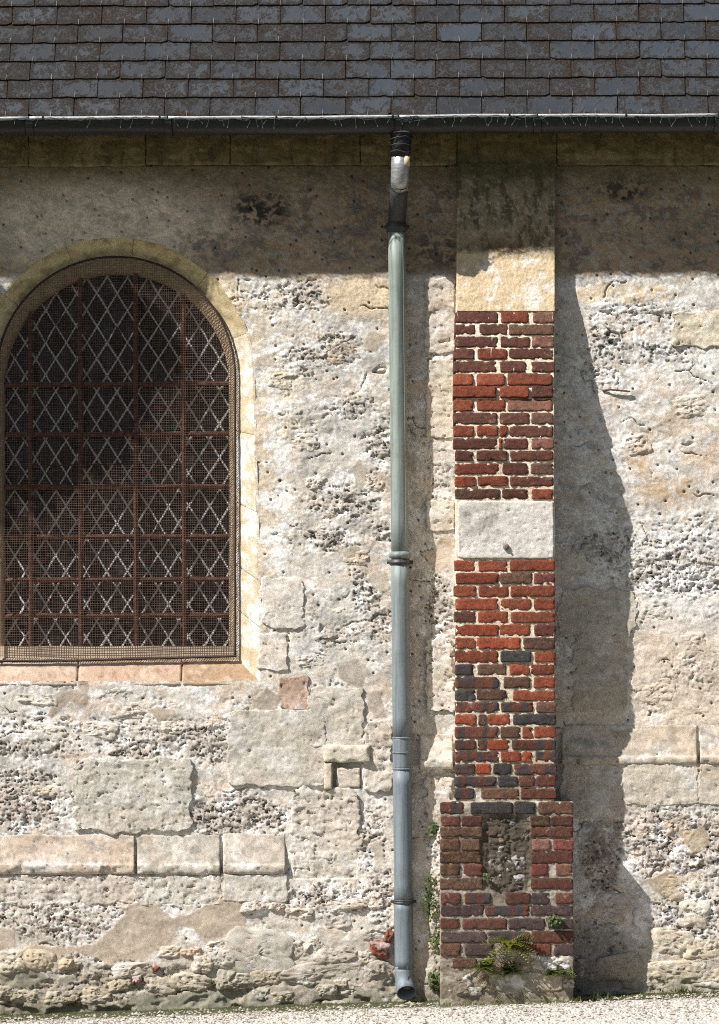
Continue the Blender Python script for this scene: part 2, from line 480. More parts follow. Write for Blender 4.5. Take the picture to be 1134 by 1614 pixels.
# ------------------------------------------------------------------ the wall's height and colour fields
C_CREAM = np.array(lin((212, 205, 195))); C_WHITE = np.array(lin((238, 237, 236))); C_PEACH = np.array(lin((220, 197, 174)))
C_GREY = np.array(lin((184, 182, 176))); C_MORT = np.array(lin((172, 163, 150))); C_BROWN = np.array(lin((150, 126, 108)))
C_BLUE = np.array(lin((170, 170, 168))); C_PINK = np.array(lin((206, 197, 188)))

def mixa(c, col, m):
    return c * (1 - m[..., None]) + np.asarray(col) * m[..., None]

def ell(u, v, cx, cy, rx, ry, soft=0.35):
    d = np.hypot((u - cx) / rx, (v - cy) / ry)
    return 1 - sstep(1 - soft, 1 + soft, d)

ROUGH = [  # coarse, honeycombed areas: cx, cy, rx, ry, weight
    (535, 548, 34, 26, 1.0), (600, 700, 26, 40, .9), (560, 640, 50, 22, .7), (540, 790, 60, 30, .8), (515, 850, 26, 20, .9),
    (575, 935, 26, 26, 1.0), (600, 985, 22, 30, .9), (540, 1000, 50, 22, .6), (600, 840, 20, 20, .6), (470, 560, 40, 50, .45),
    (60, 1180, 70, 18, .8), (40, 1265, 70, 48, 1.0), (220, 1182, 70, 22, 1.0), (330, 1172, 34, 34, .9), (360, 1285, 66, 34, 1.1),
    (420, 1290, 36, 30, 1.0), (215, 1150, 150, 18, .6), (30, 1140, 50, 18, .6), (120, 1410, 120, 50, .7), (60, 1440, 80, 40, .8),
    (130, 1480, 60, 40, .6), (590, 1330, 22, 60, 1.0), (600, 1400, 26, 50, .8), (520, 1420, 90, 26, .8), (180, 1550, 200, 30, .8),
    (690, 560, 26, 60, .5), (690, 760, 26, 60, .6), (692, 960, 24, 70, .9), (690, 1060, 26, 60, .7), (690, 1310, 24, 60, .8),
    (690, 1480, 20, 60, .6), (1060, 900, 80, 40, 1.0), (960, 865, 50, 26, .8), (1090, 1060, 46, 34, .8), (1060, 840, 90, 26, .7),
    (960, 560, 40, 60, .7), (1000, 500, 80, 30, .5), (1050, 560, 60, 24, .6), (1070, 1330, 90, 60, 1.0), (1090, 1450, 60, 60, .9),
    (1030, 1300, 50, 30, .8), (950, 1360, 40, 40, .8), (930, 1480, 60, 60, .5), (430, 640, 30, 80, .35), (400, 480, 50, 30, .7),
    (470, 470, 40, 24, .8), (300, 330, 180, 40, .25), (640, 330, 70, 60, .35), (1000, 340, 120, 60, .35), (440, 340, 50, 60, .4)]
SMOOTH = [  # trowelled patches: polygon or ellipse, colour, dent
    ([(123,1046),(138,1046),(143,1112),(125,1112),(110,1105),(79,1134),(72,1127),(92,1097),(123,1086)], (172,156,136)),
    ([(234,1122),(248,1112),(274,1116),(276,1130),(250,1138)], (178,160,138)),
    ([(177,1462),(206,1421),(250,1424),(268,1446),(300,1440),(345,1412),(383,1421),(392,1470),(330,1478),(285,1460),(258,1491),(225,1510),(177,1516),(120,1500),(37,1520),(30,1500),(55,1487),(100,1494),(150,1490)], (176,160,138)),
    ([(0,1462),(22,1465),(28,1490),(0,1496)], (180,166,148)),
    ([(0,1533),(60,1528),(82,1540),(60,1553),(20,1553),(0,1548)], (134,130,112)),
    ([(90,1540),(125,1544),(112,1552),(92,1552)], (134,130,112)),
    ([(205,1566),(255,1568),(300,1562),(370,1560),(372,1582),(300,1592),(215,1596)], (136,136,118)),
    ([(0,1590),(60,1582),(190,1590),(205,1604),(0,1612)], (128,124,104)),
    ([(569,540),(580,522),(606,526),(606,542),(588,554),(574,550)], (176,160,138)),
    ([(556,735),(563,722),(572,735),(582,752),(574,768),(564,764)], (184,172,152)),
    ([(540,868),(556,856),(568,862),(564,878),(548,880)], (182,170,150)),
    ([(580,905),(606,896),(612,930),(600,936),(584,922)], (188,176,158)),
    ([(530,1045),(560,1035),(590,1060),(574,1072),(566,1092),(556,1080),(534,1066)], (170,160,146)),
    ([(672,470),(690,462),(712,478),(706,488),(684,490)], (180,164,142)),
    ([(398,1110),(418,1082),(442,1098),(438,1122),(404,1118)], (170,158,140)),
    ([(1020,1385),(1060,1372),(1070,1400),(1040,1412)], (168,150,124)),
    ([(1064,1312),(1110,1300),(1124,1330),(1090,1345)], (170,152,126)),
    ([(585,1330),(605,1322),(606,1360),(590,1378)], (182,170,152)),
    ([(575,1090),(600,1085),(606,1130),(584,1128)], (178,164,146)),
    ([(672,880),(700,840),(716,850),(712,890),(690,905)], (196,180,158)),
    ([(380,1570),(412,1560),(430,1585),(400,1592)], (136,134,116)),
    ([(520,1560),(600,1556),(612,1585),(540,1590)], (140,136,116)),
]
BLOCKS = []          # filled below: rectangles where separate stones are set into the fill

def wall_fields(u, v):
    wu = u + 9 * perlin(u / 40, v / 40, 3) + 4 * perlin(u / 13, v / 13, 4)
    wv = v + 7 * perlin(u / 40, v / 40, 5) + 3 * perlin(u / 13, v / 13, 6)
    # how coarse the surface is here
    rg = np.zeros(u.shape)
    for cx, cy, rx, ry, w in ROUGH:
        rg = np.maximum(rg, w * ell(wu, wv, cx, cy, rx, ry, 0.5))
    lay = fbm(wu / 95, wv / 38, 4, 21)
    rg = rg + 0.48 * sstep(0.05, 0.42, lay) * (v > 437) + 0.07
    rg = np.where(v < 437, rg * 0.7, rg)
    out = np.clip(np.maximum(-u, u - PW) / 60.0, 0, 1)
    rg = np.maximum(rg, out * 0.5)
    # bare spots for trowelled patches
    sm = np.zeros(u.shape); smc = np.zeros(u.shape + (3,))
    for poly, c in SMOOTH:
        xs = [p[0] for p in poly]; ys = [p[1] for p in poly]
        x0, x1, y0, y1 = min(xs) - 20, max(xs) + 20, min(ys) - 20, max(ys) + 20
        sel = (u > x0) & (u < x1) & (v > y0) & (v < y1)
        if not sel.any(): continue
        d = sdpoly(wu[sel] * 0.6 + u[sel] * 0.4, wv[sel] * 0.6 + v[sel] * 0.4, poly)
        m = 1 - sstep(-1.5, 1.5, d)
        a = sm[sel]; sm[sel] = np.maximum(a, m); b = smc[sel]; smc[sel] = np.where((m > a)[:, None], np.array(lin(c)), b)
    rg = np.clip(rg, 0, 1.15) * (1 - 0.93 * sm)
    calm = np.maximum(ell(u, v, 1035, 700, 130, 130, .4), ell(u, v, 1060, 1060, 90, 70, .4) * .6)
    rg = rg * (1 - .65 * calm)
    jm = ell(u, v, 392, 780, 40, 320, 0.25) * 0.75 + ell(u, v, 430, 620, 50, 150, .4) * .4
    rg = rg * (1 - np.clip(jm, 0, .9))
    # relief, in px
    big = 5.0 * fbm(u / 90, v / 60, 3, 31)
    med = fbm(wu / 17, wv / 12, 4, 41)
    w2u = u + 3 * perlin(u / 9, v / 9, 42); w2v = v + 2.4 * perlin(u / 9, v / 9, 43)
    def terr(x, q):      # broken, stepped spalls
        y = x * q; k = np.floor(y); return (k + sstep(.30, .62, y - k)) / q
    spall = terr(fbm(w2u / 24, w2v / 13, 4, 45, .58), 5.0); chip = terr(fbm(w2u / 9, w2v / 6, 3, 47, .6), 3.0)
    w3u = u + 4 * perlin(u / 14, v / 11, 48) + 1.6 * perlin(u / 5, v / 5, 49); w3v = v + 3 * perlin(u / 14, v / 11, 50) + 1.3 * perlin(u / 5, v / 5, 52)
    pit = sstep(0.20, 0.40, fbm(w3u / 13, w3v / 8, 4, 53, .62)); pit2 = sstep(0.20, 0.36, fbm(w3u / 6.5, w3v / 4.5, 3, 55, .6))
    grit = fbm(u / 4.2, v / 3.6, 2, 57, .7)
    rr = np.clip(rg, 0, 1.15)
    h = big + (0.9 + 1.0 * rr) * med + rr * (4.6 * spall + .7 * chip) - rr ** 1.4 * (7.5 * pit + 3.2 * pit2) + .6 * (1 - sm) * chip + (.5 + .9 * rr) * (1 - .7 * sm) * grit
    h += .25 * perlin(u / 6.0, v / 6.0, 63)
    # scattered holes
    g1, g2, gid = worley(u / 31.0, v / 31.0, 12)
    h -= 6.0 * sstep(0.075, 0.03, g1) * (gid > 0.45) * (1 - sm)
    # long open cracks
    k1, k2, kid = worley(wu / 120 + 0.25 * perlin(u / 30, v / 30, 71), wv / 62, 17)
    crk = sstep(0.028, 0.004, k2 - k1) * sstep(0.22, 0.45, perlin(u / 60, v / 60, 72))
    h -= 5.0 * crk * (v > 440) * (1 - sm)
    h += sm * (0.5)
    # beds sunk under the separate stones
    for (a, b, c, d) in BLOCKS:
        sel = (u > a - 14) & (u < c + 14) & (v > b - 14) & (v < d + 14)
        if sel.any():
            dd = np.maximum(np.maximum(a - u[sel], u[sel] - c), np.maximum(b - v[sel], v[sel] - d)) + 1.2 * med[sel]
            m = 1 - sstep(-8, -2.5, dd)
            h[sel] = h[sel] * (1 - m) - 9 * m
    # the foot of the wall is thicker below the string course
    foot_r = 11 * sstep(1196, 1206, v) * sstep(860, 900, u)
    foot_l = 9 * sstep(1372, 1382, v) * (1 - sstep(440, 470, u))
    foot_m = 9 * sstep(1230, 1440, v) * sstep(440, 470, u) * (1 - sstep(860, 900, u))
    h = h + foot_r + foot_l + foot_m
    h += 10 * sstep(1480, 1600, v) * sstep(.1, .5, 0.5 + fbm(u / 50, v / 30, 3, 81))
    # ---------------- colour
    n1 = fbm(u / 120, v / 90, 5, 101, 0.6); n2 = fbm(wu / 42, wv / 30, 5, 103, 0.6); n3 = fbm(wu / 18, wv / 14, 4, 105, 0.65); n4 = fbm(u / 7, v / 7, 3, 107, .6)
    c = np.broadcast_to(C_CREAM, u.shape + (3,)).copy()
    c = mixa(c, C_PEACH, sstep(0.0, 0.30, n1) * 0.5)
    c = mixa(c, np.array(lin((204, 178, 148))), sstep(.10, .34, fbm(wu / 70, wv / 45, 4, 131, .6)) * .42)
    c = mixa(c, C_GREY, sstep(0.02, 0.28, fbm(u / 80, v / 70, 4, 111)) * 0.75)
    c = mixa(c, C_PINK, sstep(0.3, 0.9, rg) * 0.5)
    c = mixa(c, np.array(lin((176, 164, 152))), sstep(0.6, 1.05, rg + .5 * n2) * 0.6)
    c = mixa(c, C_WHITE, sstep(0.05, 0.22, n2 + 0.35 * n4) * 0.75)
    c = mixa(c, C_BROWN, sstep(0.16, 0.36, n3 + 0.25 * n4) * np.clip(rg, 0, 1) * 0.4)
    c = mixa(c, C_BLUE, sstep(0.14, 0.30, fbm(wu / 30, wv / 24, 4, 113)) * 0.5 * sstep(1150, 1000, v))
    # whitewash remains beside the window and on the right panel
    jamb = ell(wu, wv, 405, 760, 62, 330, 0.4)
    c = mixa(c, np.array(lin((232, 212, 178))), jamb * 0.55)
    c = mixa(c, C_WHITE, jamb * sstep(-0.02, 0.10, n2 + 0.5 * n4) * 0.8)
    tanp = np.maximum(ell(wu, wv, 572, 466, 58, 34, .3), np.maximum(ell(wu, wv, 350, 470, 34, 40, .4) * .8, np.maximum(ell(wu, wv, 985, 462, 90, 14, .3), ell(wu, wv, 1105, 520, 36, 22, .3) * .6)))
    c = mixa(c, np.array(lin((226, 202, 162))), tanp * 0.8)
    c = mixa(c, C_WHITE, sstep(-.1, .14, n3 + .4 * n4) * ell(u, v, 1040, 720, 140, 330, .4) * .7)
    c = mixa(c, C_WHITE, ell(wu, wv, 1090, 950, 60, 60, .5) * .5)
    ring = np.maximum.reduce([ell(wu, wv, 1058, 772, 56, 26, .7), ell(wu, wv, 1012, 715, 22, 44, .7), ell(wu, wv, 1108, 715, 34, 50, .8) * .75, ell(wu, wv, 1065, 655, 34, 44, .8) * .75])
    c = mixa(c, np.array(lin((206, 168, 116))), ring * sstep(-0.35, 0.15, n2 + .5 * n4) * 0.8)
    c = mixa(c, np.array(lin((214, 190, 160))), ell(u, v, 1060, 1060, 110, 90, .4) * .5)
    c = mixa(c, np.array(lin((226, 196, 160))), ell(wu, wv, 900, 1130, 60, 50, .5) * .4)
    lowp = sstep(1420, 1560, v)
    c = mixa(c, np.array(lin((158, 146, 124))), lowp * 0.7)
    c = mixa(c, np.array(lin((96, 92, 66))), sstep(1515, 1600, v + 26 * n2) * sstep(-.2, .15, n3) * 0.8)
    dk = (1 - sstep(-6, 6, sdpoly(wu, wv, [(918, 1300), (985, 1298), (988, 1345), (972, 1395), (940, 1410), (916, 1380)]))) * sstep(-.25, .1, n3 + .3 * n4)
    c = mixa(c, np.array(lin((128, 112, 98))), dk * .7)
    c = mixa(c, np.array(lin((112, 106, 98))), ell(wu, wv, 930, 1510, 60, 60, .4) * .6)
    # lichen, soot and damp under the eaves, with gutter shade painted into the band
    up = 1 - sstep(427, 443, v + 6 * n2)  # lower edge follows the gutter's cast shadow to deepen and sharpen it
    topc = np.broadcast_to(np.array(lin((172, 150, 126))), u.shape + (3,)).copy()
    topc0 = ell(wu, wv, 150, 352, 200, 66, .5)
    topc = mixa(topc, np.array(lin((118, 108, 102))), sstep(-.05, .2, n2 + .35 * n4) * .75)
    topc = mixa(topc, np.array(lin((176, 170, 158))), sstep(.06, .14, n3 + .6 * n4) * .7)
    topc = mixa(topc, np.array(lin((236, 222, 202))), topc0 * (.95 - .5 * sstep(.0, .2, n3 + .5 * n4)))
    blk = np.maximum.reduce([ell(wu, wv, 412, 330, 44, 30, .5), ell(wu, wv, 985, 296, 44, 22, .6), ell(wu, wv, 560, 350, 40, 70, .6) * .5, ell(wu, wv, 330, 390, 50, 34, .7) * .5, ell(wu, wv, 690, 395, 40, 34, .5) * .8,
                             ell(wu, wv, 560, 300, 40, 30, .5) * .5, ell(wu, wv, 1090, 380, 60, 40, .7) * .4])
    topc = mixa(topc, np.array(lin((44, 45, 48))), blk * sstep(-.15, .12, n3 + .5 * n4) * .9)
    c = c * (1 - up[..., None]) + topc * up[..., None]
    damp = (1 - sstep(252, 325, v + 30 * n2)) * (1 - .7 * topc0)
    c = mixa(c, np.array(lin((116, 108, 84))), damp * .8)
    c = mixa(c, smc, sm * (0.85 - 0.1 * n4))
    # damp green at the very foot
    lum = c @ np.array([.3, .59, .11]); ds = .16 * (v > 437)[..., None]; c = c * (1 - ds) + lum[..., None] * ds
    c = c * (1 + .16 * fbm(u / 55, v / 40, 4, 141, .6))[..., None]
    c = np.clip(c * (1 + 0.12 * n4[..., None]), 0.01, 0.86)
    return h / S, c

# stones set into the wall (px rectangles): u0, v0, u1, v1, proud px, rough, colour, edge irregularity
SET = [
    (362, 1120, 512, 1238, 3.0, .55, (202, 196, 182), 3), (486, 1085, 572, 1178, 3.0, .7, (206, 200, 186), 4),
    (118, 1196, 300, 1310, 2.5, 1.2, (196, 192, 180), 4), (462, 1246, 566, 1388, 4.0, 1.5, (214, 206, 192), 6),
    (441, 1068, 486, 1116, 1.5, .8, (178, 138, 108), 4), (414, 914, 478, 988, 1.0, .5, (230, 224, 216), 5),
    (410, 1000, 452, 1056, 1.0, .8, (226, 216, 204), 4),
    (575, 1140, 618, 1246, 3.0, 1.2, (218, 208, 194), 5), (672, 1008, 714, 1120, 3.0, 1.6, (216, 210, 200), 6),
    (674, 790, 716, 836, 1.5, .8, (214, 206, 190), 3), (672, 440, 716, 556, 1.0, 1.1, (220, 210, 196), 3), (673, 566, 716, 690, 1.0, 1.0, (216, 206, 188), 3),
    (672, 1224, 712, 1300, 2.5, 1.3, (220, 210, 194), 5),
    (984, 1204, 1100, 1268, 0.5, .7, (204, 194, 174), 3), (1103, 1204, 1180, 1268, 0.5, .7, (206, 196, 178), 3), (886, 1204, 981, 1290, 0.5, .6, (196, 184, 166), 3),
    (-60, 1381, 214, 1424, 0.0, 1.6, (206, 194, 180), 4), (217, 1381, 348, 1428, 0.0, 1.5, (206, 200, 188), 5), (352, 1380, 452, 1420, 1.5, .9, (202, 196, 184), 3),
    (905, 1000, 985, 1120, 0.5, .5, (196, 184, 166), 5), (1062, 492, 1160, 545, 1.5, .9, (226, 216, 190), 4),
    (884, 930, 1000, 1000, 0.6, .5, (200, 190, 174), 6),
]
STRING = [  # string-course stones: u0, u1, top, lip, bottom, colour
    (-160, 214, 1316, 1362, 1378, (190, 170, 150)), (215, 349, 1316, 1362, 1378, (182, 176, 164)), (350, 452, 1314, 1362, 1377, (188, 178, 164)),
    (884, 1101, 1143, 1192, 1205, (194, 178, 156)), (1102, 1320, 1143, 1192, 1205, (196, 178, 156)), (660, 716, 1158, 1196, 1212, (204, 196, 182)),
]
for s in SET: BLOCKS.append((s[0], s[1], s[2], s[3]))
for s in STRING: BLOCKS.append((s[0], s[2] + 5, s[1], s[4]))
BLOCKS.append((510, 1180, 574, 1246)); BLOCKS.append((-400, 205, 1700, 262))

wall = thing('church_wall', 'weathered pale limestone rubble wall of the church', 'wall', (PW / 2 / S, 0, 0.08))

def grid_mesh(name, U, V, Hm, cols, keep=None, persp=True):
    nv, nu = U.shape
    if persp:
        X, Y, Z = P(U, V, -Hm)
    else:
        X, Y, Z = U / S, -Hm, (PH - V) / S
    verts = np.stack([X, Y, Z], -1).reshape(-1, 3)
    idx = np.arange(nv * nu).reshape(nv, nu)
    q = np.stack([idx[:-1, :-1], idx[1:, :-1], idx[1:, 1:], idx[:-1, 1:]], -1).reshape(-1, 4)
    if keep is not None:
        q = q[keep.reshape(-1)]
        used = np.unique(q); remap = np.full(nv * nu, -1); remap[used] = np.arange(len(used))
        verts = verts[used]; cols = cols.reshape(-1, 3)[used]; q = remap[q]
    return mesh_np(name, verts, q, cols.reshape(-1, 3))

us = np.concatenate([np.arange(-420, -12, 8.0), np.arange(-12, 1147, 1.6), np.arange(1147, 1700, 8.0)])
vs = np.concatenate([np.arange(190, 262, 6.0), np.arange(262, 1630, 1.6), np.arange(1630, 1700, 8)])
U, V = np.meshgrid(us, vs)
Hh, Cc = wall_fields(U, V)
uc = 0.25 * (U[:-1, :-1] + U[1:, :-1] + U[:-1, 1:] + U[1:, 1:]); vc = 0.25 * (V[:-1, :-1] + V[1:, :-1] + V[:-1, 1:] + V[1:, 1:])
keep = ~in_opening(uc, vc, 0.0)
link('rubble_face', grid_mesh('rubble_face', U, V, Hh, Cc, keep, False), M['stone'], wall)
del U, V, Hh, Cc, uc, vc, keep

def stone_cols(u, v, base, seed, var=1.0):
    n1 = fbm(u / 60, v / 50, 4, seed + .3, .6); n3 = fbm(u / 16, v / 14, 4, seed + .7, .65)
    c = np.broadcast_to(np.array(lin(base)), u.shape + (3,)).copy()
    c = mixa(c, C_WHITE, sstep(0.08, 0.3, n1 + .4 * n3) * .5 * var)
    c = mixa(c, C_PEACH * .9, sstep(0.05, 0.35, -n1) * .35 * var)
    c = mixa(c, C_BROWN, sstep(0.2, 0.4, n3) * .35 * var)
    return np.clip(c, .01, .86)

def make_stone(name, u0, v0, u1, v1, proud, rough, base, irr, seed, parent, depth=0.0, edge=5.0, res=1.9, back=14.0, colfn=None, mat=None, corner=0.10, flush=False):
    nu = max(6, int((u1 - u0) / res)); nv = max(6, int((v1 - v0) / res))
    s, t = np.meshgrid(np.linspace(-1, 1, nu), np.linspace(-1, 1, nv))
    cu, cv, hw, hh = (u0 + u1) / 2, (v0 + v1) / 2, (u1 - u0) / 2, (v1 - v0) / 2
    k = corner * np.minimum(hw, hh)
    u = cu + hw * s - k * np.sign(s) * np.abs(s) ** 3 * np.abs(t) ** 8 * 1.0
    v = cv + hh * t - k * np.sign(t) * np.abs(t) ** 3 * np.abs(s) ** 8 * 1.0
    u = u + irr * np.abs(s) ** 3 * fbm(u / 26 + seed, v / 15, 3, seed + .1)
    v = v + irr * np.abs(t) ** 3 * fbm(u / 26, v / 18 + seed, 3, seed + .2)
    e = np.minimum((1 - np.abs(s)) * hw, (1 - np.abs(t)) * hh)
    wu = u + 5 * perlin(u / 22, v / 22, seed + 1); wv = v + 4 * perlin(u / 22, v / 22, seed + 2)
    med = fbm(wu / 15, wv / 12, 4, seed + 3)
    f1, f2, cid = worley(wu / 10, wv / 9, seed)
    tq = fbm(wu / 20, wv / 13, 4, seed + 7, .58) * 4.0; tk = np.floor(tq); tq = (tk + sstep(.3, .65, tq - tk)) / 4.0
    h = proud + 2.2 * fbm(u / 60, v / 50, 3, seed + 4) * min(1, rough + .3) + (.4 + 1.0 * rough) * med + 2.6 * rough * tq - 3.2 * rough * sstep(.24, .42, fbm(wu / 11, wv / 8, 4, seed + 8, .62)) + (.4 + .7 * rough) * fbm(u / 4.2, v / 3.8, 2, seed + 5, .7)
    open_ = .25 + .75 * sstep(-.25, .3, perlin(u / 27, v / 27, seed + 9))
    h = h - (1 - sstep(0, edge, e)) * (edge * .5 + 1.0 * np.abs(med) * 3) * open_
    if flush: h = h + 5.0 * fbm(u / 90, v / 60, 3, 31)
    dep = depth(v) if callable(depth) else depth
    H = h + dep
    bd = (np.abs(s) > .999) | (np.abs(t) > .999)
    H = np.where(bd, dep - back, H)
    cols = (colfn or (lambda a, b: stone_cols(a, b, base, seed)))(u, v)
    return link(name, grid_mesh(name, u, v, H / S, cols), mat or M['stone'], parent)

for i, s in enumerate(SET):
    foot = 0
    if s[1] > 1200 and s[0] > 860: foot = 10
    if s[1] > 1378 and s[0] < 460: foot = 8
    def setcols(a, b, base=s[6], sd=200 + i * 7):
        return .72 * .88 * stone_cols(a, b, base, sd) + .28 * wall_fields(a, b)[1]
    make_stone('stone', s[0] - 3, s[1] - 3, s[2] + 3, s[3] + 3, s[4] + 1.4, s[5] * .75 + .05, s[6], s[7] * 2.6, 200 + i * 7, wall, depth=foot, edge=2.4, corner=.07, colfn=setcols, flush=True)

def make_string(u0, u1, top, lip, bot, base, seed):
    """moulded stone: sloped top, rolled lip, undercut"""
    nu = int((u1 - u0) / 2.2)
    prof = [(top - 1, -14)] + [(top + (lip - top) * i / 16.0, 1 + 11.5 * (i / 16.0) ** 1.35) for i in range(17)]
    for i in range(1, 9):
        a = math.pi * i / 8 * .62
        prof.append((lip + (bot - lip) * .92 * (1 - math.cos(a)) / (1 - math.cos(math.pi * .62)), 12.5 + 3.6 * math.sin(a) - 2.5 * (i / 8) ** 3))
    prof += [(bot + .5, 10), (bot + 1, 2), (bot + 1, -14)]
    pv = np.array([p[0] for p in prof]); ph = np.array([p[1] for p in prof])
    ucol = np.linspace(u0, u1, nu)
    u = np.broadcast_to(ucol[None, :], (len(pv), nu)).copy(); v0 = np.broadcast_to(pv[:, None], u.shape); h = np.broadcast_to(ph[:, None], u.shape).copy()
    wear = fbm(u / 40, v0 / 40, 4, seed); chip = sstep(.10, .40, fbm(u / 34, v0 / 20, 4, seed + 5, .6)) * sstep(lip - 12, lip + 4, v0)
    v = v0 + 2.0 * fbm(u / 50, v0 / 200, 3, seed + 2)
    h = h + 5.0 * fbm(u / 90, v0 / 60, 3, 31) * .7 + (2.6 * wear + .9 * fbm(u / 9, v0 / 7, 3, seed + 1) + .6 * fbm(u / 4, v0 / 4, 2, seed + 8, .7) - 2.5 * sstep(.3, .45, fbm(u / 10, v0 / 7, 4, seed + 3, .6))) * (ph[:, None] > -5) - 3.5 * chip
    en = np.minimum(ucol - u0, u1 - ucol)[None, :]
    h = h - 2.5 * (1 - sstep(0, 3, en + 2.5 * wear)) ; h = np.where((en < .01) | (ph[:, None] < -5), -12, h)
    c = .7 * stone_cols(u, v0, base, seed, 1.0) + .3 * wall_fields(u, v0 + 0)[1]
    c = mixa(c, np.array(lin((150, 146, 136))), sstep(.05, .3, fbm(u / 30, v0 / 16, 4, seed + 9, .6)) * .6)
    return link('string_course_stone', grid_mesh('string_course_stone', u, v, h / S, c), M['stone'], wall)
for i, s in enumerate(STRING): make_string(*s, 500 + i * 11)

# returned end of the upper string course (small stepped moulding)
make_stone('moulding_stone', 508, 1172, 586, 1203, 11, .6, (206, 198, 182), 4, 611, wall, edge=9)
make_stone('moulding_stone', 509, 1200, 526, 1246, 10, .5, (200, 192, 176), 2, 613, wall, edge=6)
make_stone('moulding_stone', 529, 1208, 570, 1243, 4, .5, (208, 200, 186), 2, 617, wall, edge=4)

# cornice stones below the gutter
def cornice_cols(u, v):
    c = np.broadcast_to(np.array(lin((136, 124, 94))), u.shape + (3,)).copy()
    n = fbm(u / 40, v / 30, 5, 701, .6); n4 = fbm(u / 12, v / 60, 4, 703, .6)
    c = mixa(c, np.array(lin((112, 106, 80))), sstep(-.1, .25, n) * .8)
    c = mixa(c, np.array(lin((172, 154, 120))), sstep(.08, .3, fbm(u / 50, v / 14, 4, 705)) * .7)
    c = mixa(c, np.array(lin((70, 66, 52))), sstep(.1, .4, n4) * .5)
    return c
cj = [-420, -140, 45, 230, 363, 568, 721, 878, 1190, 1460, 1690]
for i in range(len(cj) - 1):
    make_stone('cornice_stone', cj[i] - 1.6, 204, cj[i + 1] + 1.6, 263 + random.uniform(-2, 2), 2 + random.uniform(-1, 1), .35, None, 2, 720 + i, wall, depth=9, edge=1.0, res=2.4, back=(12 if i else 30), colfn=cornice_cols, corner=.02)

# free-form rubble stones
def rubble(cx, cy, rx, ry, base, seed, parent, proud=6.0, depth=0.0, name='rubble_stone', ang=0.0, mat=None, seg=46, rings=15, rough=1.0, boxy=0.5, blend=False):
    th = np.linspace(0, 2 * np.pi, seg + 1)[:-1]
    r = np.concatenate([np.linspace(0, 1, rings), [1.0]])
    R, T = np.meshgrid(r, th, indexing='ij')
    ct, st = np.cos(T), np.sin(T)
    p = 2 + 2.5 * boxy
    sup = 1 / (np.abs(ct) ** p + np.abs(st) ** p) ** (1 / p)
    sup = sup * (1 + .20 * perlin(ct * 1.3 + seed, st * 1.3, seed) + .10 * perlin(ct * 3 + seed, st * 3, seed + 1))
    lu = rx * R * sup * ct; lv = ry * R * sup * st
    u = cx + lu * math.cos(ang) - lv * math.sin(ang); v = cy + lu * math.sin(ang) + lv * math.cos(ang)
    f1, f2, cid = worley(u / (rx * .9 + 4) + seed, v / (ry * .9 + 4), seed)
    tl = math.sin(seed * 12.9) * .35; tl2 = math.cos(seed * 7.3) * .35
    h = proud * (1 - R ** 5) - 1 + proud * (tl * R * ct + tl2 * R * st) + rough * (.9 * fbm(u / 10, v / 9, 3, seed + 2) * 1.6 + (cid - .5) * proud * .7 + 1.6 * fbm(u / 7, v / 5.5, 3, seed + 8, .65) - 2.4 * sstep(.2, .4, fbm(u / 9, v / 6, 4, seed + 12, .6))) + .4 * perlin(u / 4, v / 4, seed + 4)
    h[-1, :] = -12
    cols = stone_cols(u, v, base, seed, .9)
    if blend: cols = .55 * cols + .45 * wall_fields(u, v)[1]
    X, Y, Z = P(u, v, -(h + depth) / S)
    verts = np.stack([X, Y, Z], -1).reshape(-1, 3); n = len(r)
    q = []
    for i in range(n - 1):
        for k in range(seg):
            k2 = (k + 1) % seg
            q.append((i * seg + k, (i + 1) * seg + k, (i + 1) * seg + k2, i * seg + k2))
    return link(name, mesh_np(name, verts, q, cols.reshape(-1, 3)), mat or M['stone'], parent)

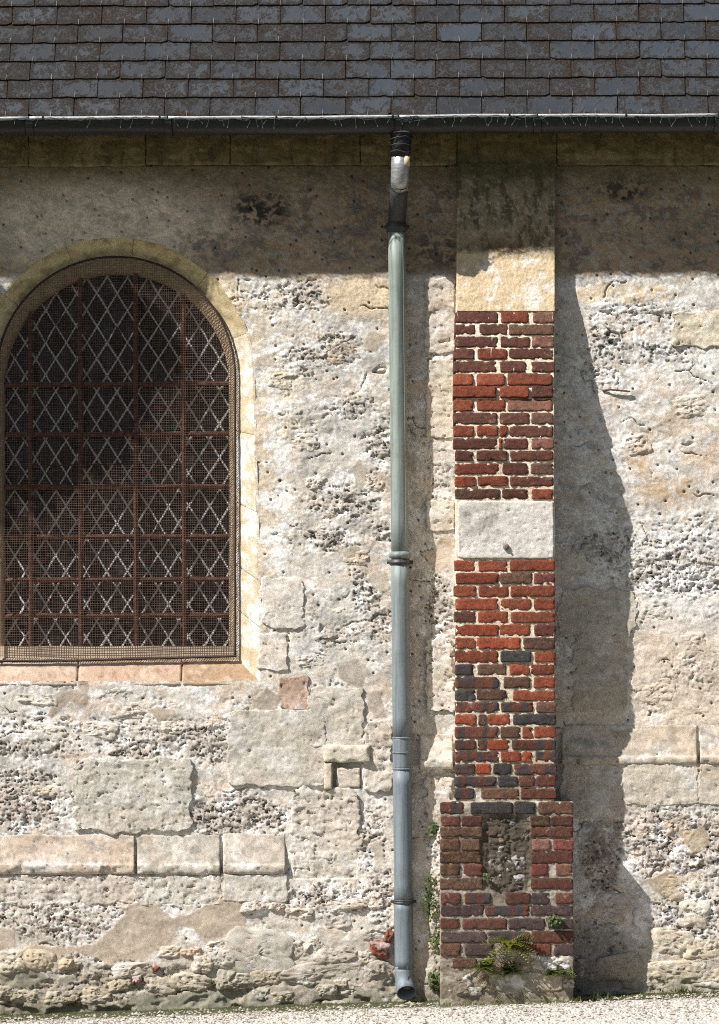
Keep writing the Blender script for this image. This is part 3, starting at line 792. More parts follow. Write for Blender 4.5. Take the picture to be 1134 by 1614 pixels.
RUB = [  # cx, cy, rx, ry, colour
    (408, 1503, 60, 36, (176, 174, 162)), (405, 1428, 28, 10, (206, 190, 170)), (436, 1430, 14, 7, (204, 186, 166)), (530, 1446, 24, 18, (172, 170, 164)),
    (480, 1500, 26, 20, (190, 182, 166)), (500, 1490, 20, 14, (178, 168, 150)), (505, 1533, 70, 16, (168, 160, 146)), (485, 1543, 16, 11, (170, 176, 160)),
    (510, 1562, 20, 12, (184, 182, 164)), (540, 1548, 16, 9, (172, 176, 162)), (558, 1560, 22, 14, (196, 190, 172)), (590, 1470, 24, 12, (172, 164, 148)),
    (598, 1532, 24, 18, (164, 160, 148)), (530, 1505, 34, 14, (168, 160, 148)), (580, 1510, 14, 12, (180, 172, 156)), (545, 1425, 36, 10, (210, 196, 178)),
    (470, 1440, 24, 10, (204, 190, 172)), (420, 1566, 18, 12, (158, 166, 152)), (450, 1572, 22, 10, (176, 168, 146)), (385, 1545, 24, 12, (150, 148, 130)),
    (420, 1540, 26, 14, (180, 168, 142)), (350, 1510, 24, 18, (170, 168, 158)), (320, 1520, 18, 14, (188, 180, 160)), (300, 1500, 18, 9, (204, 172, 144)),
    (342, 1492, 16, 9, (200, 190, 170)), (270, 1500, 20, 10, (206, 192, 168)), (360, 1545, 20, 16, (170, 166, 150)), (300, 1548, 30, 14, (190, 180, 158)),
    (250, 1552, 28, 14, (194, 184, 160)), (205, 1530, 30, 12, (206, 198, 182)), (60, 1512, 26, 16, (200, 184, 152)), (20, 1515, 24, 18, (206, 196, 172)),
    (110, 1520, 18, 9, (196, 180, 150)), (40, 1572, 26, 12, (186, 176, 150)), (95, 1572, 30, 12, (188, 176, 148)), (150, 1570, 26, 14, (196, 184, 160)),
    (190, 1552, 20, 10, (180, 168, 140)), (10, 1565, 18, 12, (180, 168, 142)), (480, 1578, 26, 9, (168, 160, 138)), (530, 1585, 24, 8, (170, 158, 132)),
    (1095, 1440, 26, 22, (200, 190, 172)), (1050, 1400, 34, 22, (196, 178, 148)), (1095, 1330, 24, 20, (190, 170, 136)), (1060, 1485, 36, 20, (202, 190, 166)),
    (1110, 1495, 30, 20, (206, 194, 170)), (1070, 1530, 44, 18, (208, 196, 168)), (1120, 1540, 30, 20, (200, 186, 158)), (1030, 1545, 22, 14, (196, 184, 156)),
    (1010, 1350, 20, 18, (196, 176, 150)), (1020, 1310, 16, 12, (206, 188, 164)), (1110, 1385, 26, 16, (200, 186, 166)), (1060, 1565, 20, 8, (190, 178, 150)),
    (1010, 1575, 22, 9, (196, 184, 156)), (960, 1430, 34, 26, (172, 150, 128)), (930, 1530, 24, 18, (150, 142, 128)), (980, 1525, 34, 22, (172, 160, 140)),
    (950, 1570, 40, 14, (156, 148, 132)), (1120, 1290, 20, 12, (210, 190, 166)), (1065, 1300, 20, 14, (206, 186, 160)),
    (515, 825, 22, 22, (222, 212, 200)), (538, 555, 28, 20, (196, 166, 138)), (500, 760, 18, 10, (212, 200, 184)), (516, 1006, 20, 8, (152, 150, 146)),
    (445, 600, 22, 14, (210, 200, 182)), (590, 760, 16, 16, (206, 190, 168)), (470, 700, 30, 16, (220, 208, 190)), (560, 880, 22, 14, (206, 188, 168)),
    (500, 935, 22, 16, (214, 202, 186)), (545, 965, 26, 12, (216, 206, 190)), (490, 1040, 24, 12, (220, 210, 196)), (555, 1110, 10, 12, (204, 190, 172)),
    (70, 1245, 22, 9, (206, 196, 170)), (150, 1150, 36, 14, (228, 218, 204)), (60, 1100, 34, 12, (226, 218, 206)), (180, 1095, 34, 14, (228, 220, 208)),
    (275, 1145, 26, 12, (226, 216, 200)), (210, 1120, 40, 16, (224, 212, 196)), (340, 1140, 20, 10, (220, 206, 188)), (70, 1150, 30, 10, (222, 208, 192)),
    (690, 1330, 16, 20, (214, 204, 188)), (690, 1390, 14, 22, (196, 184, 164)), (688, 1450, 14, 24, (186, 176, 154)), (684, 1540, 12, 18, (176, 168, 148)),
    (700, 1375, 10, 14, (200, 190, 170)), (678, 1498, 10, 14, (180, 170, 150)), (592, 1420, 14, 14, (208, 196, 178)), (596, 1290, 16, 20, (214, 200, 180)),
    (1000, 700, 26, 18, (226, 216, 204)), (1090, 640, 30, 18, (228, 218, 204)), (1030, 960, 32, 20, (222, 214, 204)), (1100, 890, 24, 12, (196, 188, 176)),
    (1085, 1010, 28, 16, (222, 210, 194)), (1030, 1090, 34, 20, (216, 202, 182)), (1020, 880, 30, 14, (216, 206, 194)), (945, 860, 26, 10, (186, 172, 156)),
]
for i, (cx, cy, rx, ry, c) in enumerate(RUB):
    d = 2.0
    if cy > 1378 and cx < 460: d = 12
    elif cy > 1205 and cx > 860: d = 12
    elif cy > 1378: d = 10
    if cy > 1500: d += 5
    low = cy > 1400
    rubble(cx, cy, rx, ry, c, 900 + i * 3, wall, proud=(5.0 if low else 3.0), depth=d - 2 if low else d - 3.0, ang=random.uniform(-.2, .2), rough=1.3, boxy=.9, blend=True)
# broken bricks and tile bits packed into the rubble
for i, (cx, cy, rx, ry, a) in enumerate([(598, 1497, 17, 14, .08), (613, 1476, 7, 12, .5), (217, 1543, 9, 7, -.3), (245, 1526, 6, 5, .5)]):
    rubble(cx, cy, rx, ry, (128, 76, 60) if i != 2 else (118, 66, 56), 1400 + i * 5, wall, proud=7, depth=16, name='brick_fragment', ang=a, boxy=4.0, rough=.8)

# small iron left in the right-hand panel
mb = MB(); mb.tube([PV(950, 616, -.004), PV(962, 614, -.022), PV(994, 617, -.020)], [.006, .006, .005], 6)
mb.build('iron_cramp', M['rust'], wall)

# ------------------------------------------------------------------ window reveal and sill (stones of the wall)
IN_R, IN_B, IN_Y = 190.0, 1036.0, 0.060
def reveal_piece(i0, i1, name, base, seed):
    """a run of the splay between two stations along the arch"""
    N = 24
    o = arch_path(OUT_R + 3, OUT_B + 8, 60, OUT_FL); inn = arch_path(IN_R - 1, IN_B + 4, 60, 0)
    m = len(o)
    ks = np.linspace(i0, i1, max(4, int((i1 - i0) * 3)))
    oa = np.array(o); ia = np.array(inn)
    ox = np.interp(ks, np.arange(m), oa[:, 0]); oy = np.interp(ks, np.arange(m), oa[:, 1])
    ix = np.interp(ks, np.arange(len(ia)) * (m - 1) / (len(ia) - 1), ia[:, 0]); iy = np.interp(ks, np.arange(len(ia)) * (m - 1) / (len(ia) - 1), ia[:, 1])
    t = np.linspace(0, 1, N)[:, None]
    u = ox[None, :] * (1 - t) + ix[None, :] * t; v = oy[None, :] * (1 - t) + iy[None, :] * t
    Y = -.006 + (IN_Y + .006) * t + 0 * u
    nn = 1.0 * fbm(u / 22, v / 22, 4, seed) + .35 * perlin(u / 5, v / 5, seed + 2)
    Y = Y - nn / S * sstep(0, .25, t) + .006 * (1 - sstep(0, .12, t))
    en = np.minimum(np.arange(len(ks)), np.arange(len(ks))[::-1])[None, :]
    Y = Y + .003 * (en < .5)
    c = base(u, v)
    X, Yw, Z = P(u, v, Y)
    X = u / S; Z = (PH - v) / S
    nv_, nu_ = u.shape
    idx = np.arange(nv_ * nu_).reshape(nv_, nu_)
    q = np.stack([idx[:-1, :-1], idx[:-1, 1:], idx[1:, 1:], idx[1:, :-1]], -1).reshape(-1, 4)
    return link(name, mesh_np(name, np.stack([X, Y, Z], -1).reshape(-1, 3), q, c.reshape(-1, 3)), M['stone'], wall)
def reveal_cols(u, v):
    n = fbm(u / 40, v / 40, 4, 801, .6); n4 = fbm(u / 9, v / 9, 3, 803, .6)
    c = np.broadcast_to(np.array(lin((214, 200, 174))), u.shape + (3,)).copy()
    c = mixa(c, C_WHITE, sstep(0, .12, n + .5 * n4) * .85 * sstep(500, 600, v))
    arch = 1 - sstep(470, 560, v)
    c = mixa(c, np.array(lin((208, 192, 152))), arch * .9)
    c = mixa(c, np.array(lin((142, 130, 92))), arch * sstep(.0, .3, fbm(u / 30, v / 16, 4, 807)) * .6)
    c = mixa(c, np.array(lin((190, 160, 120))), sstep(.15, .3, -n) * .4)
    return c
mm = len(arch_path(OUT_R, OUT_B, 60, OUT_FL)); kj = 34
cuts = [0, 6.3, 11.5, 19, 27.5, kj + 6, kj + 16, kj + 27.5, kj + 37, kj + 48, kj + 60, kj + 69, kj + 78, mm - 1]
for a, b in zip(cuts[:-1], cuts[1:]):
    reveal_piece(a, b - .05, 'reveal_stone', reveal_cols, 810 + int(a))

def sill_piece(u0, u1, base, seed, right_mitre=False):
    N = 16
    nu = int((u1 - u0) / 2)
    t = np.linspace(0, 1, N)[:, None]; s = np.linspace(0, 1, nu)[None, :]
    uo = u0 + (u1 - u0) * s; top = 1037.0; bot = 1082.0
    u = uo + 0 * t
    if right_mitre: u = u0 + (u1 - (1 - t) * 32 - u0) * s
    v = top + (bot - top) * t + 1.2 * fbm(u / 30, t * 2 + 0 * u, 3, seed)
    Y = IN_Y * (1 - t) - .008 * t - (1.1 * fbm(u / 26, v / 20, 4, seed) + .3 * perlin(u / 5, v / 5, seed)) / S
    Y = Y + np.where((s < 1e-6) | (s > 1 - 1e-6), .012, 0) + np.where(t > .999, .02, 0)
    n4 = fbm(u / 10, v / 10, 3, seed + 3)
    c = np.broadcast_to(np.array(lin(base)), u.shape + (3,)).copy()
    c = mixa(c, np.array(lin((226, 208, 190))), sstep(.0, .3, fbm(u / 40, v / 20, 4, seed)) * .5)
    c = mixa(c, C_BROWN * .8, sstep(.25, .4, n4) * .5)
    X = u / S; Z = (PH - v) / S
    nv_, nu_ = u.shape
    idx = np.arange(nv_ * nu_).reshape(nv_, nu_)
    q = np.stack([idx[:-1, :-1], idx[1:, :-1], idx[1:, 1:], idx[:-1, 1:]], -1).reshape(-1, 4)
    link('sill_stone', mesh_np('sill_stone', np.stack([X, Y, Z], -1).reshape(-1, 3), q, c.reshape(-1, 3)), M['stone'], wall)
sill_piece(-60, 122, (200, 176, 156), 861); sill_piece(123, 286, (198, 170, 148), 863); sill_piece(287, 416, (184, 156, 128), 867, True)

# ------------------------------------------------------------------ window
win = thing('arched_window', 'round arched leaded window behind rusty wire mesh and iron bars', 'window', ((WC) / S, 0.1, (PH - 1036) / S))
MESH_Y, BAR_Y, GLASS_Y = 0.035, 0.100, 0.135
GL_R, GL_B, GL_Y = 178.0, 1018.0, 607.0
def at0(px, py, Y): return Vector((px / S, Y, (PH - py) / S))
# stone frame round the glazing, behind the mesh
def ring_mesh():
    o = np.array(arch_path(IN_R + 1, IN_B + 6, 60)); i_ = np.array(arch_path(GL_R, GL_B, 60, 0.0, GL_Y))
    m = len(o); k = np.arange(m)
    ii = np.stack([np.interp(k, np.arange(len(i_)) * (m - 1) / (len(i_) - 1), i_[:, j]) for j in (0, 1)], -1)
    rows = []
    for t, y in ((0, .062), (.3, .066), (.6, .072), (.95, .080), (1, .16)):
        p = o * (1 - t) + ii * t
        n = fbm(p[:, 0] / 20, p[:, 1] / 20, 3, 5) * .002
        rows.append(np.stack([p[:, 0] / S, y + n, (PH - p[:, 1]) / S], -1))
    v = np.stack(rows).reshape(-1, 3); R = len(rows)
    idx = np.arange(R * m).reshape(R, m)
    q = np.stack([idx[:-1, :-1], idx[:-1, 1:], idx[1:, 1:], idx[1:, :-1]], -1).reshape(-1, 4)
    c = np.broadcast_to(np.array(lin((190, 170, 142))), (len(v), 3))
    return mesh_np('stone_frame', v, q, c)
link('stone_frame', ring_mesh(), M['stone'], win)
mb = MB()
mb.box(((WC - IN_R - 4) / S, .064, (PH - IN_B - 8) / S), ((WC + IN_R + 4) / S, .17, (PH - GL_B) / S))
mb.build('bottom_rail', mat_simple('pale_frame_stone', lin((200, 182, 156)), .9, 0, .2, 60), win)

# diamond quarries, each a pane of its own
def in_glaze(px, py, g=0):
    if py > GL_Y: return abs(px - WC) < GL_R + g and py < GL_B + g
    return (px - WC) ** 2 + (py - GL_Y) ** 2 < (GL_R + g) ** 2
DW, DH = 32.5, 52.0
pm = MB(); a, b = DW / 2 / S * .99, DH / 2 / S * .99
pm.add([(-a, 0, 0), (0, 0, -b), (a, 0, 0), (0, 0, b), (-a, .003, 0), (0, .003, -b), (a, .003, 0), (0, .003, b)],
       [(0, 1, 2, 3), (7, 6, 5, 4), (0, 4, 5, 1), (1, 5, 6, 2), (2, 6, 7, 3), (3, 7, 4, 0)])
pane_me = pm.mesh('pane'); pane_me.materials.append(M['glass'])
row = 0; y = 380.0
while y < 1050:
    x = WC - 6 * DW + (DW / 2 if row % 2 else 0)
    while x < WC + 6.5 * DW:
        if in_glaze(x, y, 14):
            o = link('pane', pane_me, None, win, loc=at0(x, y, GLASS_Y + random.uniform(0, .002)))
            o.rotation_euler = (random.gauss(0, .07), 0, random.gauss(0, .08))
        x += DW
    y += DH / 2; row += 1
# lead cames: diagonal strips clipped to the glazing
def came(p0, p1):
    n = 40; seg = []
    best = []
    for i in range(n * 4 + 1):
        t = i / (n * 4); x = p0[0] + (p1[0] - p0[0]) * t; y = p0[1] + (p1[1] - p0[1]) * t
        if in_glaze(x, y, 4): seg.append((x, y))
        elif seg: best.append(seg); seg = []
    if seg: best.append(seg)
    for sg in best:
        if len(sg) < 4: continue
        (x0, y0), (x1, y1) = sg[0], sg[-1]
        mb = MB(); k = 10
        pts = [at0(x0 + (x1 - x0) * i / k + random.uniform(-1.1, 1.1), y0 + (y1 - y0) * i / k + random.uniform(-.6, .6), GLASS_Y - .003 + random.uniform(-.001, .001)) for i in range(k + 1)]
        mb.tube(pts, [random.uniform(.0046, .0066) for _ in pts], 5); mb.build('lead_came', M['lead'], win)
sl = DH / DW
for k in range(-26, 27):
    x0 = WC + k * DW
    # lines through the pane corners, both directions
    ya, yb = 300.0, 1100.0
    off = 380.0
    came((x0 + (ya - off) / sl + DW / 2, ya), (x0 + (yb - off) / sl + DW / 2, yb))
    came((x0 - (ya - off) / sl + DW / 2, ya), (x0 - (yb - off) / sl + DW / 2, yb))
# iron bars
def arch_top(px, R): return WY - math.sqrt(max(0, R * R - (px - WC) ** 2))
for y in (603, 682, 766, 845, 913, 970):
    mb = MB(); hw = GL_R + 3
    pts = [at0(WC - hw + 2 * hw * i / 14, y + random.uniform(-.8, .8) - 2 * (i / 14 - .5), BAR_Y + random.uniform(-.001, .001)) for i in range(15)]
    for p, q in zip(pts[:-1], pts[1:]): pass
    mb.tube(pts, .0145, 6); mb.build('cross_bar', M['rust'], win)
for x in (45, 124, 212, 288):
    mb = MB(); y0 = arch_top(x, GL_R + 3) + GL_Y - WY
    pts = [at0(x + random.uniform(-.6, .6) + 1.5 * i / 16, y0 + (GL_B + 4 - y0) * i / 16, BAR_Y - .014) for i in range(17)]
    mb.tube(pts, .0135, 6); mb.build('upright_bar', M['rust'], win)
for (y, dx) in ((731, 0),):
    mb = MB(); mb.tube([at0(16 + i * 22, y + 2 - i * .4, BAR_Y - .02) for i in range(16)], .003, 5); mb.build('tie_wire', M['frame_wire'], win)
# woven wire mesh
mb = MB()
MR, MBOT = 188.0, 1036.0
def mesh_y(px, py): return MESH_Y - .010 * math.exp(-(((px - WC) / 110) ** 2)) + .004 * math.sin(px / 47.0) * math.cos(py / 61.0)
pitch = 3.75; x = WC - MR + 2; i = 0
wv, wf = [], []
def wire(pts, r):
    n = 4; b = len(wv)
    d = (pts[-1] - pts[0]).normalized(); a = Vector((0, 1, 0)); c = d.cross(a)
    for p in pts:
        for k in range(n):
            t = math.pi / 4 + k * math.pi / 2; wv.append(tuple(p + a * (r * math.cos(t)) + c * (r * math.sin(t))))
    for j in range(len(pts) - 1):
        for k in range(n):
            wf.append((b + j * n + k, b + j * n + (k + 1) % n, b + (j + 1) * n + (k + 1) % n, b + (j + 1) * n + k))
while x < WC + MR:
    y0 = arch_top(x, MR); k = 14
    pts = [at0(x + .5 * math.sin(j * 1.7 + i), y0 + (MBOT - y0) * j / k, mesh_y(x, y0 + (MBOT - y0) * j / k)) for j in range(k + 1)]
    wire(pts, .00115); x += pitch; i += 1
y = WY - MR + 3
while y < MBOT:
    hw = MR if y > WY else math.sqrt(max(0, MR * MR - (y - WY) ** 2)); k = 12
    pts = [at0(WC - hw + 2 * hw * j / k, y + .5 * math.sin(j * 1.3 + y), mesh_y(WC - hw + 2 * hw * j / k, y) - .0018) for j in range(k + 1)]
    wire(pts, .00115); y += pitch
o = link('wire_mesh', mesh_np('wire_mesh', wv, wf, None, False), M['wire'], win); o['kind'] = 'stuff'
mb = MB()
pts = [at0(x, y, MESH_Y - .002 + random.uniform(-.001, .001)) for x, y in arch_path(MR + .5, MBOT, 60)]
mb.tube(pts, .0062, 6, True); mb.build('mesh_frame', M['frame_wire'], win, True)
mb = MB(); mb.tube([at0(WC - MR - 1, MBOT + 6, MESH_Y - .003), at0(WC - 60, MBOT + 5, MESH_Y - .004), at0(WC + 90, MBOT + 1, MESH_Y - .003), at0(WC + MR + 3, MBOT - 2, MESH_Y - .003)], .0072, 6)
mb.build('mesh_bottom_rod', M['frame_wire'], win)
# dim nave behind the glass
mb = MB(); x0, x1, z0, z1 = (WC - 260) / S, (WC + 260) / S, (PH - 1120) / S, (PH - 360) / S
mb.add([(x0, .165, z0), (x1, .165, z0), (x1, .165, z1), (x0, .165, z1), (x0, 1.4, z0), (x1, 1.4, z0), (x1, 1.4, z1), (x0, 1.4, z1)],
       [(4, 5, 6, 7), (0, 1, 5, 4), (1, 2, 6, 5), (2, 3, 7, 6), (3, 0, 4, 7)])
mb.build('dim_interior', M['dark'], win)

# ------------------------------------------------------------------ brick buttress
but = thing('brick_buttress', 'red brick buttress with white stone band and brick plinth', 'buttress', P(797, 1570, -.15))
def pier_d(v): return 20 + 65 * np.clip((np.asarray(v, float) - 408) / 265.0, 0, 1)
def plinth_d(v): return 98 + 0 * np.asarray(v, float)

def core_mesh(name, u0, u1, v0, v1, dfn, inset, colfn, seed, amp=1.6, res=1.7, top=False, dent=None):
    ul = np.linspace(u0, u1, int((u1 - u0) / res)); vl = np.linspace(v0, v1, int((v1 - v0) / res))
    u, v = np.meshgrid(ul, vl)
    h = dfn(v) - inset + amp * fbm(u / 12, v / 8, 4, seed) + .8 * perlin(u / 4, v / 3.5, seed + 1)
    if dent is not None: h = h - dent(u, v)
    c = colfn(u, v)
    # sides back to the wall
    nb = 12
    sl_h = np.linspace(-8, 1, nb)[:, None]
    left = np.stack([(-10 + (h[:, 0] + 10) * k / nb) for k in range(nb)], 1); right = np.stack([(-10 + (h[:, -1] + 10) * k / nb) for k in range(nb)][::-1], 1)
    jl = .6 * fbm(left / 10, np.broadcast_to(v[:, :1], left.shape) / 10, 3, seed + 3); jr = .6 * fbm(right / 10, np.broadcast_to(v[:, :1], right.shape) / 10, 3, seed + 4)
    U_ = np.concatenate([u[:, :1] + jl, u, u[:, -1:] + jr], 1); V_ = np.concatenate([np.repeat(v[:, :1], nb, 1), v, np.repeat(v[:, :1], nb, 1)], 1)
    H_ = np.concatenate([left, h, right], 1); C_ = np.concatenate([np.repeat(c[:, :1], nb, 1), c, np.repeat(c[:, -1:], nb, 1)], 1)
    if top:
        k = 10
        tops = np.stack([(-10 + (H_[0] + 10) * i / k) for i in range(k)], 0)
        U_ = np.concatenate([np.repeat(U_[:1], k, 0), U_]); V_ = np.concatenate([np.repeat(V_[:1], k, 0), V_]); H_ = np.concatenate([tops, H_]); C_ = np.concatenate([np.repeat(C_[:1], k, 0), C_])
    # real depth: scale px at the front plane so that sides run straight back
    f = 1 - np.asarray(dfn(V_)) / S / CD
    X = CX + (U_ / S - CX) * f; Z = CZ + ((PH - V_) / S - CZ) * f; Y = -H_ / S
    nv_, nu_ = U_.shape
    idx = np.arange(nv_ * nu_).reshape(nv_, nu_)
    q = np.stack([idx[:-1, :-1], idx[1:, :-1], idx[1:, 1:], idx[:-1, 1:]], -1).reshape(-1, 4)
    return mesh_np(name, np.stack([X, Y, Z], -1).reshape(-1, 3), q, C_.reshape(-1, 3))

def mortar_cols(u, v):
    n = fbm(u / 30, v / 20, 4, 1501, .6); n4 = fbm(u / 8, v / 8, 3, 1503)
    c = np.broadcast_to(np.array(lin((232, 218, 194))), u.shape + (3,)).copy()
    c = mixa(c, np.array(lin((214, 202, 180))), sstep(820, 1150, v) * .9)
    c = mixa(c, np.array(lin((150, 138, 120))), sstep(1120, 1262, v + 30 * n) * .8)
    c = mixa(c, C_WHITE, sstep(.1, .3, n) * .5); c = mixa(c, C_BROWN, sstep(.2, .4, n4) * .4)
    return c
def plinth_cols(u, v):
    n = fbm(u / 30, v / 20, 4, 1511, .6); n4 = fbm(u / 8, v / 8, 3, 1513)
    c = np.broadcast_to(np.array(lin((150, 142, 130))), u.shape + (3,)).copy()
    c = mixa(c, np.array(lin((122, 112, 96))), sstep(1495, 1530, v + 14 * n) * .8)
    c = mixa(c, np.array(lin((192, 184, 170))), sstep(.05, .3, n) * .6); c = mixa(c, np.array(lin((96, 88, 76))), sstep(.15, .35, n4) * .5)
    c = mixa(c, np.array(lin((206, 198, 184))), ell(u, v, 800, 1268, 120, 6, .3) * .7)
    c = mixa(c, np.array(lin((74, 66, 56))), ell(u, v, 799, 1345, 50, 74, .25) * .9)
    return c
link('mortar_core', core_mesh('mortar_core', 719, 874, 480, 1268, pier_d, 1.7, mortar_cols, 1521, amp=1.2), M['stone'], but)
hole = lambda u, v: (3.4 + 5.0 * fbm(u / 13, v / 11, 4, 2201, .65)) * (1 - sstep(-6, 5, sdpoly(u + 4 * perlin(u / 9, v / 9, 7), v + 4 * perlin(u / 9, v / 9, 8), [(760, 1284), (836, 1286), (838, 1406), (800, 1412), (763, 1400)])))
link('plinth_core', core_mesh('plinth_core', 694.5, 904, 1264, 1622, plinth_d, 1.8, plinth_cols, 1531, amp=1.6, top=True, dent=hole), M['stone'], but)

# cap slab
def cap_cols(u, v):
    n = fbm(u / 34, v / 30, 5, 1541, .6); n4 = fbm(u / 9, v / 9, 3, 1543, .6); n5 = fbm(u / 16, v / 40, 4, 1547, .6)
    c = np.broadcast_to(np.array(lin((212, 192, 160))), u.shape + (3,)).copy()
    c = mixa(c, C_WHITE, sstep(.10, .36, n + .3 * n4) * .55)
    c = mixa(c, C_WHITE, ell(u + 12 * n4, v + 10 * n, 840, 465, 12, 22, .7) * .7)
    up = 1 - sstep(391, 405, v + 7 * n)  # stained upper part ends on the gutter's shadow line, painting its shade in
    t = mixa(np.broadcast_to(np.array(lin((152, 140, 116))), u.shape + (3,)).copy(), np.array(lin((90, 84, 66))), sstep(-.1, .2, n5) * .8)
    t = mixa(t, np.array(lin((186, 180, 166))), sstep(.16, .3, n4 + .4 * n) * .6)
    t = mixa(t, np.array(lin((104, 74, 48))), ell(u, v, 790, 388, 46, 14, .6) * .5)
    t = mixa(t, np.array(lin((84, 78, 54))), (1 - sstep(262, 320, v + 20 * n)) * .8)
    return c * (1 - up[..., None]) + t * up[..., None]
link('cap_slab', core_mesh('cap_slab', 720, 875, 258, 490, pier_d, -.5, cap_cols, 1551, amp=.9), M['stone'], but)
# white stone band
def band_cols(u, v):
    n = fbm(u / 26, v / 20, 5, 1561, .6)
    c = np.broadcast_to(np.array(lin((220, 214, 208))), u.shape + (3,)).copy()
    c = mixa(c, np.array(lin((150, 146, 140))), ell(u + 10 * n, v + 8 * n, 762, 822, 40, 26, .6) * sstep(-.2, .15, n) * .7)
    c = mixa(c, np.array(lin((176, 160, 140))), sstep(872, 882, v) * .5)
    return c
band = make_stone('white_stone', 720, 788, 875, 882, .8, .42, None, 1.2, 1571, but, depth=85, edge=3, back=40, colfn=band_cols, corner=.04)
mb = MB(); c0 = PV(798, 862, -86.5 / S)
mb.tube([c0, c0 + Vector((0, -.010, 0)), c0 + Vector((0, -.014, 0))], [.016, .016, .009], 12)
mb.tube([c0 + Vector((0, -.006, 0)), c0 + Vector((0, -.022, 0))], .006, 6)
o = mb.build('iron_bolt', mat_simple('grey_bolt', lin((120, 112, 102)), .8, .2, .4, 150), None)
o.parent = band; 

# bricks
BC0 = {'r': (150, 80, 57), 'd': (108, 68, 56), 'k': (72, 70, 68), 'b': (114, 86, 70), 'o': (162, 80, 54), 'p': (138, 98, 84), 'y': (96, 70, 58), 'm': (112, 70, 56), 'q': (82, 68, 66), 'i': (128, 74, 66)}
BC = {k: tuple(x * .86 + m * .02 for x, m in zip(c, (100, 90, 90))) for k, c in BC0.items()}
def brick_mesh(w, h, d, seed, wear=1.0):
    """rounded, slightly warped brick; local origin at its front centre, front towards -Y"""
    nx = max(8, int(w / .010)); nz = 8
    xs = np.concatenate([[-.5], np.linspace(-.47, .47, nx), [.5]]); zs = np.concatenate([[-.5], np.linspace(-.42, .42, nz), [.5]])
    X, Z = np.meshgrid(xs * w, zs * h)
    ex = np.minimum(w / 2 - np.abs(X), h / 2 - np.abs(Z))
    rr = .0030
    Y = rr * (1 - sstep(0, rr, ex)) ** 1.3 * .8
    Y = Y - .0026 * wear * fbm(X * 40 + seed, Z * 40, 3, seed) - .0022 * fbm(X * 95, Z * 95 + seed, 2, seed + 1, .7)
    cor = sstep(.012, 0, w / 2 - np.abs(X)) * sstep(.010, 0, h / 2 - np.abs(Z))
    X2 = X * (1 - .035 * cor * min(1, .1 / w)) + .0024 * wear * perlin(Z * 30 + seed, X * 12, seed + 2) * (np.abs(X) > w * .45) ; Z2 = Z * (1 - .10 * cor) + .0030 * wear * fbm(X * 26, seed + 0 * Z + np.sign(Z), 2, seed + 3) * (np.abs(Z) > h * .3)
    chip = sstep(.12, .45, fbm(X * 26 + seed * 3, Z * 30, 3, seed + 6)) * sstep(.016, 0, ex)
    spl = sstep(.22, .34, fbm(X * 11 + seed * 5, Z * 16, 3, seed + 7)) * (math.sin(seed * 5.1) > .1)
    Y = Y + .010 * chip + .0014 * spl
    front = np.stack([X2, Y, Z2], -1); nzr, nxc = X.shape
    verts = front.reshape(-1, 3).tolist()
    idx = np.arange(nzr * nxc).reshape(nzr, nxc)
    f = np.stack([idx[:-1, :-1], idx[:-1, 1:], idx[1:, 1:], idx[1:, :-1]], -1).reshape(-1, 4).tolist()
    # border ring -> back
    ringi = list(idx[0, :]) + list(idx[1:, -1]) + list(idx[-1, -2::-1]) + list(idx[-2:0:-1, 0])
    b0 = len(verts)
    for i in ringi: verts.append((verts[i][0], d, verts[i][2]))
    n = len(ringi)
    for k in range(n): f.append((ringi[k], b0 + k, b0 + (k + 1) % n, ringi[(k + 1) % n]))
    me = mesh_np('brick', verts, f, None, True)
    return me
bn = [0]
def put_brick(u0, u1, v0, v1, code, dfn, extra=0.0, mat=None, wear=1.0, tilt=0.0):
    bn[0] += 1; v0 += random.uniform(-.6, .3); v1 -= random.uniform(-.6, .3); u0 += random.uniform(-.3, .7); u1 -= random.uniform(-.3, .7)
    vm = (v0 + v1) / 2; dep = float(dfn(vm)) + extra
    slope = math.atan((float(dfn(vm + 2)) - float(dfn(vm - 2))) / 4.0)
    f = 1 - dep / S / CD
    w, h = (u1 - u0) / S * f, (v1 - v0) / S * f / math.cos(slope)
    c = np.array(lin(BC[code])); c = c * random.uniform(.72, 1.22) * np.array([random.uniform(.94, 1.06), 1, random.uniform(.94, 1.06)])
    me = brick_mesh(w, h, .085, bn[0] * 1.37, wear)
    o = link('brick', me, mat or M['brick'], but, loc=P((u0 + u1) / 2, vm, -dep / S))
    o.rotation_euler = (-slope + random.gauss(0, .012), random.gauss(0, .006) + tilt, random.gauss(0, .010))
    o.color = (*[float(x) for x in c], 1)
    return o
def zz(z, off, sc): return off + z / sc
UP = ['200-440d 453-608r 632-752p', '198-315d 338-490d 500-750b', '200-438d 455-615d 625-750p', '193-308d 325-487r 500-745d', '190-430d 452-592d 625-755d',
      '190-302r 320-475r 492-742r', '188-430r 450-612r 628-745d', '190-303r 322-480r 490-740p', '190-433d 448-610d 622-745p', '192-308r 323-440r 448-492r 500-745d',
      '192-435d 444-462o 468-605d 622-748p', '200-303d 320-490d 505-745d', '202-443r 462-610m 622-745p', '200-315r 328-495r 505-745m', '200-450y 462-605m 625-745r']
UPY = [(180,240),(248,305),(315,375),(383,440),(452,512),(520,585),(590,652),(665,728),(738,800),(810,870),(880,940),(948,1005),(1018,1078),(1090,1145),(1160,1215)]
